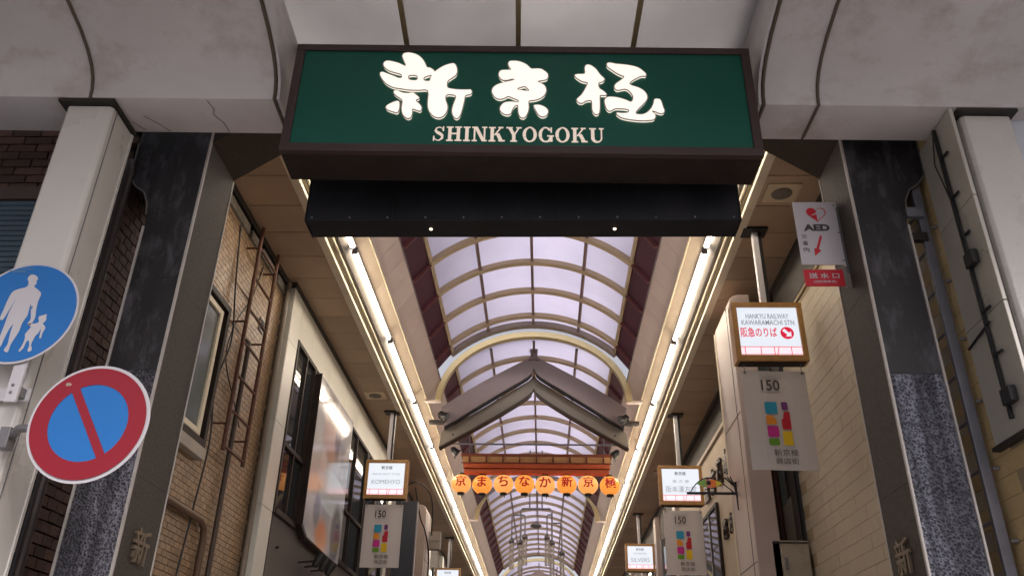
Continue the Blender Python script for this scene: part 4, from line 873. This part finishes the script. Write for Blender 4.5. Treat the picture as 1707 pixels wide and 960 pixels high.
cable([(-2.5, 16.2, 5.7), (-2.42, 16.6, 5.2), (-2.35, 16.9, 5.0), (-2.3, 17.3, 4.6), (-2.33, 17.5, 4.1)], .015, 'tangled black cable beside the far left pillar')
cable([(-2.7, 16.0, 5.62), (-2.45, 16.0, 5.75), (-2.2, 16.4, 5.55), (-2.2, 16.8, 4.9)], .013, 'looping black cable over the far left pillar top')
t = thing('cable_box', 'small grey cable cabinet hung near the trough beside the far left pillar', 'cabinet', (-2.2, 17.4, 4.9))
part('box', MB().box(-2.33, -2.10, 17.4, 17.6, 4.75, 5.1), mat('cabinet_grey', (.30, .27, .24), .5), t, bevel=.006); part('strap', MB().box(-2.335, -2.095, 17.39, 17.61, 4.9, 4.92), M_cap, t)

# ------------------------------------------------------------------ right buildings
t = thing('block_building', 'corner building with cream block side wall behind the right stone post', 'building', (4, 6.4, 0))
part('wall', MB().box(2.581, 12, 4.36, 8.42, 0, 5.43), M_blockj, t)
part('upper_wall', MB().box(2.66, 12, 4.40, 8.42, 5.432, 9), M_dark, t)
for k in range(6): part('sky_stand_in', MB().box(2.60 + 1.2 * k, 3.795 + 1.2 * k, 4.335, 4.356, 0, 5.42), mat('sky_blue_stand_in', (.62, .66, .72), .3, var=.03), t, bevel=.003)  # added pale blue panels stand in for bright sky beside the column
spots = []
for r in range(30):
    z = 1.98 + .115 * r
    for k in range(10):
        y = 4.57 + .405 * k + (.2025 if r % 2 else 0)
        if y < 8.25 and z < 5.39: spots.append((2.5835, y, z))
M_block_bright = mat('brightened_block', (.56, .41, .20), .65, var=.08, vs=6, piece=.04, bump=.003, bs=40, grime=.45, gcol=(.30, .19, .09), gs=2)  # brighter, yellower block copy paints in light missing at the street end
cells('block', None, M_block_bright, t, [q for q in spots if q[1] < 5.1], (.013, .4005, .1115), 300, jitter=.0007)
spots = [q for q in spots if q[1] >= 5.1]
cells('block', None, M_block, t, spots, (.013, .4005, .1115), 300, jitter=.0007)
part('coping', MB().box(2.562, 2.70, 4.36, 8.42, 5.432, 5.47), M_blockj, t)
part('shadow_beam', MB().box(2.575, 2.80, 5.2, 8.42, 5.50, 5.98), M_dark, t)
t = thing('steel_ladder', 'grey steel ladder standing against the cream block wall, right of the stone post', 'ladder', (2.5, 4.95, 0))
part('rail', MB().box(2.475, 2.535, 4.735, 4.765, 0, 5.0), M_steel, t, bevel=.003); part('rail', MB().box(2.475, 2.535, 5.135, 5.165, 0, 5.0), M_steel, t, bevel=.003)
for k in range(16): part('rung', MB().tube([(2.505, 4.75, .3 + .29 * k), (2.505, 5.15, .3 + .29 * k)], .012, 6), M_steel, t)
part('cross_bracket', MB().box(2.39, 2.50, 4.70, 4.735, 4.57, 4.64), M_steel, t); part('cross_bracket', MB().box(2.39, 2.50, 4.72, 4.76, 4.40, 4.46), M_dark, t)
for k in range(12): part('bolt', MB().tube([(2.54, 4.73, .5 + .4 * k), (2.575, 4.72, .5 + .4 * k)], .011, 6), M_cap, t)
t = thing('metal_casing', 'brushed pale metal casing running up the wall beside the right white column', 'casing', (2.6, 4.5, 2.98))
for z0, z1 in ((3.0, 3.70), (3.704, 4.40), (4.404, 5.05)): part('casing_panel', MB().box(2.545, 2.57, 4.20, 4.655, z0, z1), mat('brushed_metal', (.55, .52, .46), .3, metal=.25, var=.08, vs=2), t, bevel=.004)
part('bottom_lip', MB().box(2.53, 2.60, 4.19, 4.67, 2.975, 2.998), M_dark, t)
t = thing('cable_bracket', 'black vertical cable rail with short pegs beside the right white column', 'bracket', (2.53, 4.4, 3.05))
part('rail', MB().box(2.52, 2.54, 4.388, 4.406, 3.08, 5.03), M_black, t)
for z in (4.80, 4.50, 4.22, 3.72, 3.45): part('peg', MB().tube([(2.53, 4.39, z), (2.53, 4.31, z - .005)], .009, 6), M_black, t)
for z in (4.00, 3.15): part('clamp', MB().box(2.50, 2.54, 4.30, 4.40, z, z + .09), M_black, t, bevel=.004)
part('wire', MB().tube([(2.52, 4.40, 5.0), (2.515, 4.46, 4.8), (2.52, 4.42, 4.6), (2.515, 4.37, 4.4), (2.51, 4.34, 4.2), (2.52, 4.36, 4.05)], .005, 5), M_black, t)
part('stay', MB().tube([(2.53, 4.36, 3.64), (2.54, 4.66, 3.60)], .008, 6), M_black, t)

# gap with dark pipe, glazed lobby corner and cabinet
t = thing('recessed_front', 'dark recessed shop bay between the cream block wall and the pinkish pillar', 'building', (4, 9.2, 0))
part('wall', MB().box(2.70, 12, 8.425, 10.0, 0, 9), M_grey, t); part('return_wall', MB().box(2.40, 2.72, 9.72, 9.98, 0, 5.9), mat('pale_return', (.34, .31, .28), .5), t)
w_ = part('window', MB().box(2.33, 2.69, 9.3, 9.33, 3.30, 5.4), M_black, t)
for x in (2.33, 2.50, 2.66): part('mullion', MB().box(x, x + .025, 9.25, 9.30, 3.3, 5.4), M_cap, w_)
part('pane', MB().box(2.33, 2.69, 9.285, 9.292, 3.3, 5.4), mat('pale_pane', (.28, .33, .33), .15, var=.2, vs=1.5), w_)
part('slanting_panel', MB().prism([(2.30, 3.25), (2.70, 3.25), (2.70, 3.85)], 'y', 9.18, 9.24), mat('panel_beige', (.42, .36, .29), .5), w_)
solo('drain_pipe', MB().tube([(2.50, 8.9, 0), (2.47, 8.9, 4.9)], .036, 10), mat('pipe_maroon', (.09, .03, .028), .45), 'maroon vertical pipe in the dark bay right of the pinkish pillar', 'pipe')
solo('drain_pipe', MB().tube([(2.60, 8.5, 0), (2.60, 8.5, 5.4)], .05, 10), M_black, 'thick black vertical pipe at the end of the cream block wall', 'pipe')
t = thing('meter_cabinet', 'beige metal cabinet with a small handle below the recessed window', 'cabinet', (2.37, 8.4, 2.0))
part('body', MB().box(2.195, 2.545, 8.30, 8.62, 1.6, 3.20), mat('cabinet_beige', (.36, .30, .23), .5, var=.06, grime=.3, gs=5), t, bevel=.008)
part('handle', MB().box(2.30, 2.325, 8.285, 8.30, 2.93, 3.04), M_cap, t, bevel=.003); part('door_edge', MB().box(2.205, 2.535, 8.293, 8.299, 3.17, 3.185), M_dark, t)
t = thing('cream_building', 'cream rendered building with dark metal characters and a dark window, right side', 'building', (4, 13, 0))
part('wall', MB().box(2.58, 12, 10.005, 16.0, 0, 5.40), mat('cream_render', (.46, .38, .28), .6, var=.05, vs=1.2, grime=.25, gcol=(.28, .22, .15)), t)
part('upper_wall', MB().box(2.62, 12, 10.005, 16.0, 5.402, 9), M_dark, t)
part('cornice', MB().box(2.54, 2.62, 10.01, 16.0, 5.40, 5.46), mat('cornice_beige', (.38, .32, .25), .5), t, bevel=.004)
for row, z, hh_, st in (('阪本漢方堂', 4.90, .36, 11.0), ('漢方薬', 4.08, .26, 11.15)):
    for i, ch in enumerate(row):
        mb = lay(MB(), fit(text2d(ch, .03, .08), hh_, hh_), (2.575, st + i * (hh_ + .16), z), right=(0, -1, 0), out=(-1, 0, 0)); mb.v = [(2.578 if vx > 2.575 else 2.54, a, b) for vx, a, b in mb.v]
        part('metal_character', mb, mat('bronze_dark', (.07, .05, .04), .4, metal=.4), t)
for y0, y1 in ((12.45, 13.7), (14.2, 15.6)):
    w_ = part('window', MB().box(2.560, 2.579, y0, y1, 2.2, 4.50), M_black, t)
    fr = MB(); fr.box(2.53, 2.57, y0 - .05, y0, 2.15, 4.55); fr.box(2.53, 2.57, y1, y1 + .05, 2.15, 4.55); fr.box(2.531, 2.57, y0, y1, 4.50, 4.55); part('window_frame', fr, M_brown, w_)
    part('mullion', MB().box(2.535, 2.565, (y0 + y1) / 2 - .02, (y0 + y1) / 2 + .02, 2.2, 4.5), M_cap, w_); part('pane', MB().box(2.550, 2.555, y0, y1, 2.2, 4.5), M_glass, w_)
t = thing('shop_front', 'dim shop front with windows and pilasters along the far right side', 'building', (4, 22, 0))
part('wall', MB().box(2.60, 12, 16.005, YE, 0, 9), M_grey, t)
for k in range(10):
    y = 16.6 + k * 2.95
    w_ = part('window', MB().box(2.59, 2.598, y, y + 2.1, 3.1, 5.2), M_black, t)
    for q in (0, 1.05, 2.1): part('mullion', MB().box(2.55, 2.595, y + q - .03, y + q + .03, 3.05, 5.25), M_cap, w_)
    part('pane', MB().box(2.580, 2.583, y, y + 2.1, 3.1, 5.2), M_glass, w_); part('pilaster', MB().box(2.50, 2.60, y - .55, y - .2, 0, 5.8), M_pink, t, bevel=.004)

# ornamental bracket sign (almond shaped eye) on the right pillar
t = thing('eye_bracket_sign', 'small wrought iron bracket sign with a multicoloured almond eye', 'sign', (1.8, 8.86, 3.7))
zb, ye = 3.785, 8.86
part('bar', MB().box(1.52, 2.03, ye - .012, ye + .012, zb - .012, zb + .012), M_black, t)
part('arc', MB().tube([(1.56 + .45 * k / 16, ye, zb + .015 + .15 * math.sin(math.pi * (k / 16) ** .85)) for k in range(17)], .006, 5), M_black, t)
part('mount', MB().tube([(2.03, ye, zb + .12), (2.05, ye, zb), (2.055, ye, zb - .17)], [.022, .02, .02], 8), M_black, t)
for k in range(3): part('prong', MB().tube([(2.04, ye, zb + .06), (1.93 + .03 * k, ye, zb + .17 + .005 * k)], .008, 5), M_black, t)
def almond(a, b, n=10): return [(x, .045 * (1 - x * x) * 1.0) for x in [a + (b - a) * k / n for k in range(n + 1)]] + [(x, -.045 * (1 - x * x)) for x in [b + (a - b) * k / n for k in range(n + 1)]]
for nm, c_, a, b in (('eye_green', (.25, .5, .12), -1, -.25), ('eye_pink', (.6, .2, .2), -.25, .1), ('eye_orange', (.85, .22, .04), .1, .5), ('eye_yellow', (.7, .6, .05), .5, 1)):
    part('eye_segment', MB().prism([(1.765 + x * .135, zb + .105 + z) for x, z in almond(a + .001, b - .001)], 'y', ye - .008, ye + .008), flat(nm, c_), t)
part('pupil', MB().lathe((1.755, ye - .010, zb + .11), [(0, 0), (.024, 0), (.024, .004)], 18, 'y'), M_black, t)

# ------------------------------------------------------------------ hanging pipe chandelier
t = thing('pipe_chandelier', 'hanging cluster of bent grey pipes with long glass tubes under the vault', 'chandelier', (XC, 19, 4.9))
G_ = M_steel; y = 19.0
def pipe(pts, r=.017): part('pipe', MB().tube(pts, r, 8), G_, t)
for x in (-.30, -.02): pipe([(x, y, 7.30), (x, y, 5.95)])
pipe([(-.50, y, 5.2), (-.50, y, 5.90), (-.46, y, 5.95), (.16, y, 5.95), (.20, y, 5.90), (.20, y, 5.2)], .022)
pipe([(-.70, y + .1, 5.25), (-.70, y + .1, 5.80), (-.67, y + .1, 5.83), (-.50, y + .1, 5.83)]); pipe([(.20, y + .1, 5.66), (.38, y + .1, 5.66), (.42, y + .1, 5.62), (.42, y + .1, 5.0)])
pipe([(-.50, y - .1, 5.78), (-.42, y - .1, 5.78), (-.40, y - .1, 5.74), (-.40, y - .1, 5.3)]); pipe([(.20, y - .1, 5.80), (.12, y - .1, 5.80), (.09, y - .1, 5.76), (.09, y - .1, 5.3)])
M_gt = mat('glass_tube', (.55, .52, .46), .15, var=.05, spec=.8)
for (x, z, dy, ln) in ((-.50, 5.2, 0, .75), (.20, 5.2, 0, .75), (-.70, 5.25, .1, .6), (.42, 5.0, .1, .7), (-.40, 5.3, -.1, .6), (.09, 5.3, -.1, .6)):
    part('cup', MB().lathe((x, y + dy, z - .02), [(.02, .1), (.06, .06), (.065, -.02), (0, -.02)], 14), M_cap, t)
    for a in range(4):
        ax, ay = .045 * math.cos(a * 1.57 + .4), .045 * math.sin(a * 1.57 + .4)
        part('glass_tube', MB().tube([(x + ax, y + dy + ay, z - .03), (x + ax, y + dy + ay, z - ln)], .013, 6), M_gt, t)
part('centre_cord', MB().tube([(-.15, y, 7.3), (-.15, y, 5.66)], .006, 5), M_black, t)
part('centre_lamp', MB().lathe((-.16, y, 5.56), [(.02, .10), (.07, .06), (.13, .03), (.13, .0), (.06, -.03), (0, -.03)], 18), M_cap, t)
# far gable beam beyond the last gap
t = thing('far_gable_beam', 'small far pinkish gable beam closing the view beyond the last roof gap', 'gable beam', (XC, 34.6, 6.1))
for s in (-1, 1):
    part('board', MB().prism([(XC + s * h, z) for h, z in [(0, 7.15), (.3, 6.98), (1.0, 6.6), (1.55, 6.3), (1.55, 6.0), (1.0, 6.25), (.3, 6.6), (0, 6.75)]], 'y', 34.5, 34.7), mat('far_gable', (.28, .20, .19), .5), t)

# ------------------------------------------------------------------ AED and water inlet signs on the right post
t = thing('first_aid_sign', 'white AED sign with a red heart and arrow on the right stone post', 'sign', (1.89, 4.95, 4.345))
x0, x1, z0, z1, ys = 1.742, 2.042, 4.345, 4.845, 4.945
part('plate', MB().box(x0, x1, ys, ys + .012, z0, z1), mat('sign_white', (.66, .62, .66), .35, var=.03), t, bevel=.002)
for x, z in ((x1 - .02, z1 - .03), (x1 - .02, (z0 + z1) / 2), (x1 - .02, z0 + .03)): part('screw', MB().lathe((x, ys - .003, z), [(0, 0), (.006, 0), (.006, .004)], 8, 'y'), M_cap, t)
yy = ys - .0022; hx, hz = 1.893, 4.745
def heart(sc, a0=0, a1=360, n=48): return [(sc * 16 * math.sin(R_(a)) ** 3 / 17, sc * (13 * math.cos(R_(a)) - 5 * math.cos(R_(2 * a)) - 2 * math.cos(R_(3 * a)) - math.cos(R_(4 * a))) / 17) for a in [a0 + (a1 - a0) * k / n for k in range(n + (0 if a1 - a0 == 360 else 1))]]
vs, fs = fill2d([heart(.072), heart(.064)]); part('heart_outline', lay(MB(), (vs, fs), (hx, yy, hz)), M_red, t)
hl = [(0, .03)] if 0 else []
half = [p_ for p_ in heart(.070, 180, 360, 30)]
bolt = [(-.002, .028), (.0, .004), (-.012, .006), (-.035, -.012), (-.012, -.008), (-.002, -.02)]
part('heart_half', lay(MB(), fill2d([half]), (hx, yy - .0006, hz)), M_red, t)
part('heart_bolt', lay(MB(), fill2d([[(-.045, -.016), (-.012, .004), (-.010, -.004), (.018, -.002), (.05, .016), (.014, .006), (.012, .012), (-.006, .010), (-.012, -.006)]]), (hx, yy - .0012, hz)), mat('sign_white', (.52, .49, .52)), t)
part('lettering', lay(MB(), fit(text2d('AED', .05), .178, .054), (1.878, yy, 4.634)), M_ink, t)
for i, ch in enumerate('交番内'): part('lettering', lay(MB(), fit(text2d(ch, .0), .038, .036), (1.785, yy, 4.562 - i * .052)), M_ink, t)
arw = [(1.892 + .0, 4.572), (1.905, 4.565), (1.868, 4.462), (1.884, 4.452), (1.836, 4.410), (1.838, 4.470), (1.852, 4.468)]
part('arrow', MB().add([(a, yy, b) for a, b in arw], [tuple(range(len(arw)))[::-1]]), M_red, t)
part('bracket', MB().box(2.03, 2.047, ys - .002, ys + .03, 4.28, 4.80), M_cap, t)
t = thing('water_inlet_sign', 'small red sign with white characters below the AED sign', 'sign', (1.87, 4.95, 4.18))
part('plate', MB().box(1.742, 2.003, ys, ys + .010, 4.182, 4.305), M_red, t)
part('lettering', lay(MB(), fit(text2d('送 水 口', .02), .20, .042), (1.872, yy, 4.258)), M_rswhite, t); part('lettering', lay(MB(), fit(text2d('(消防隊専用)', .01), .15, .022), (1.872, yy, 4.212)), M_rswhite, t)
part('fixing_plate', MB().box(2.003, 2.047, ys + .002, ys + .008, 4.17, 4.33), mat('bare_metal', (.35, .33, .31), .4, metal=.4), t)

# ------------------------------------------------------------------ road signs on the left column
def disc(parent, nm, c, r, y, m_, th_=.004):
    return part(nm, MB().lathe((c[0], y, c[1]), [(0, 0), (r, 0), (r, th_), (0, th_)], 72, 'y', False), m_, parent)
def sign_back(t, c, y):
    part('backing_channel', MB().box(c[0] - .22, c[0] + .22, y + .012, y + .04, c[1] + .08, c[1] + .12), M_cap, t); part('backing_channel', MB().box(c[0] - .22, c[0] + .22, y + .012, y + .04, c[1] - .12, c[1] - .08), M_cap, t)
c = (-2.80, 3.48); y = 3.94
t = thing('pedestrian_road_sign', 'round blue road sign with white adult and child walking, cut by the left edge', 'road sign', (c[0], y, c[1] - .3))
disc(t, 'plate', c, .300, y, M_rswhite); disc(t, 'blue_face', c, .288, y - .0022, M_blue, .002)
for k in ('adult', 'child'): part(k + '_figure', lay(MB(), fill2d([catmull([(a / 1000, b / 1000) for a, b in GLYPH[k][0]], 3)]), (c[0], y - .0046, c[1])), M_rswhite, t)
for (dx, dz, w2, h2) in ((-.05, .262, .08, .006), (-.10, .245, .10, .010), (-.03, .232, .05, .004), (.045, .02, .010, .016)):
    part('scuff', MB().add([(c[0] + dx - w2 / 2, y - .0048, c[1] + dz), (c[0] + dx + w2 / 2, y - .0048, c[1] + dz - .004), (c[0] + dx + w2 / 2.4, y - .0048, c[1] + dz + h2), (c[0] + dx - w2 / 2.6, y - .0048, c[1] + dz + h2)], [(0, 1, 2, 3)]), mat('faded_blue', (.10, .24, .46)), t)
sign_back(t, c, y)
part('bracket_arm', MB().box(-2.765, -2.70, 3.955, 3.975, 2.98, 3.24), M_rswhite, t, bevel=.003)
part('strap', MB().box(-3.10, -2.70, 4.055, 4.067, 3.02, 3.09), M_rswhite, t); part('arm_link', MB().box(-2.76, -2.72, 3.975, 4.06, 3.03, 3.08), M_cap, t)
for z in (3.03, 3.07): part('bolt', MB().lathe((-2.735, 3.950, z), [(0, 0), (.008, 0), (.008, .006)], 8, 'y'), M_cap, t)
c = (-2.225, 2.835); y = 3.85
t = thing('no_parking_road_sign', 'round no parking road sign, blue with red ring and red slash', 'road sign', (c[0], y, c[1] - .3))
disc(t, 'plate', c, .300, y, M_rswhite); disc(t, 'blue_face', c, .20, y - .0040, M_blue, .001)
vs, fs = fill2d([circ(.284, 72), circ(.196, 72)]); part('red_ring', lay(MB(), (vs, fs), (c[0], y - .0062, c[1])), M_rsred, t)
a = R_(-58); d = Vector((math.cos(a), math.sin(a))); n_ = Vector((-d.y, d.x)) * .021; L_ = .202
q = [d * -L_ + n_, d * -L_ - n_, d * L_ - n_, d * L_ + n_]
part('red_slash', MB().add([(c[0] + p_.x, y - .0070, c[1] + p_.y) for p_ in q], [(0, 1, 2, 3)]), M_rsred, t)
part('paint_chip', MB().add([(c[0] + x_, y - .0075, c[1] + z_) for x_, z_ in ((-.165, .196), (-.158, .187), (-.140, .190), (-.132, .198), (-.145, .205), (-.160, .205))], [(0, 1, 2, 3, 4, 5)]), mat('chip_beige', (.45, .33, .26)), t)
sign_back(t, c, y)
part('strap', MB().box(-3.10, -2.70, 4.05, 4.062, 2.78, 2.85), M_rswhite, t)
for k in range(6): part('strap_slot', MB().box(-3.05 + k * .05, -3.03 + k * .05, 4.046, 4.051, 2.81, 2.822), M_cap, t)
part('bracket_arm', MB().tube([(-2.72, 4.05, 2.82), (-2.60, 3.90, 2.82), (-2.44, 3.88, 2.82)], .02, 8), M_cap, t); part('clamp', MB().box(-2.755, -2.70, 3.99, 4.06, 2.75, 2.86), M_cap, t, bevel=.004)
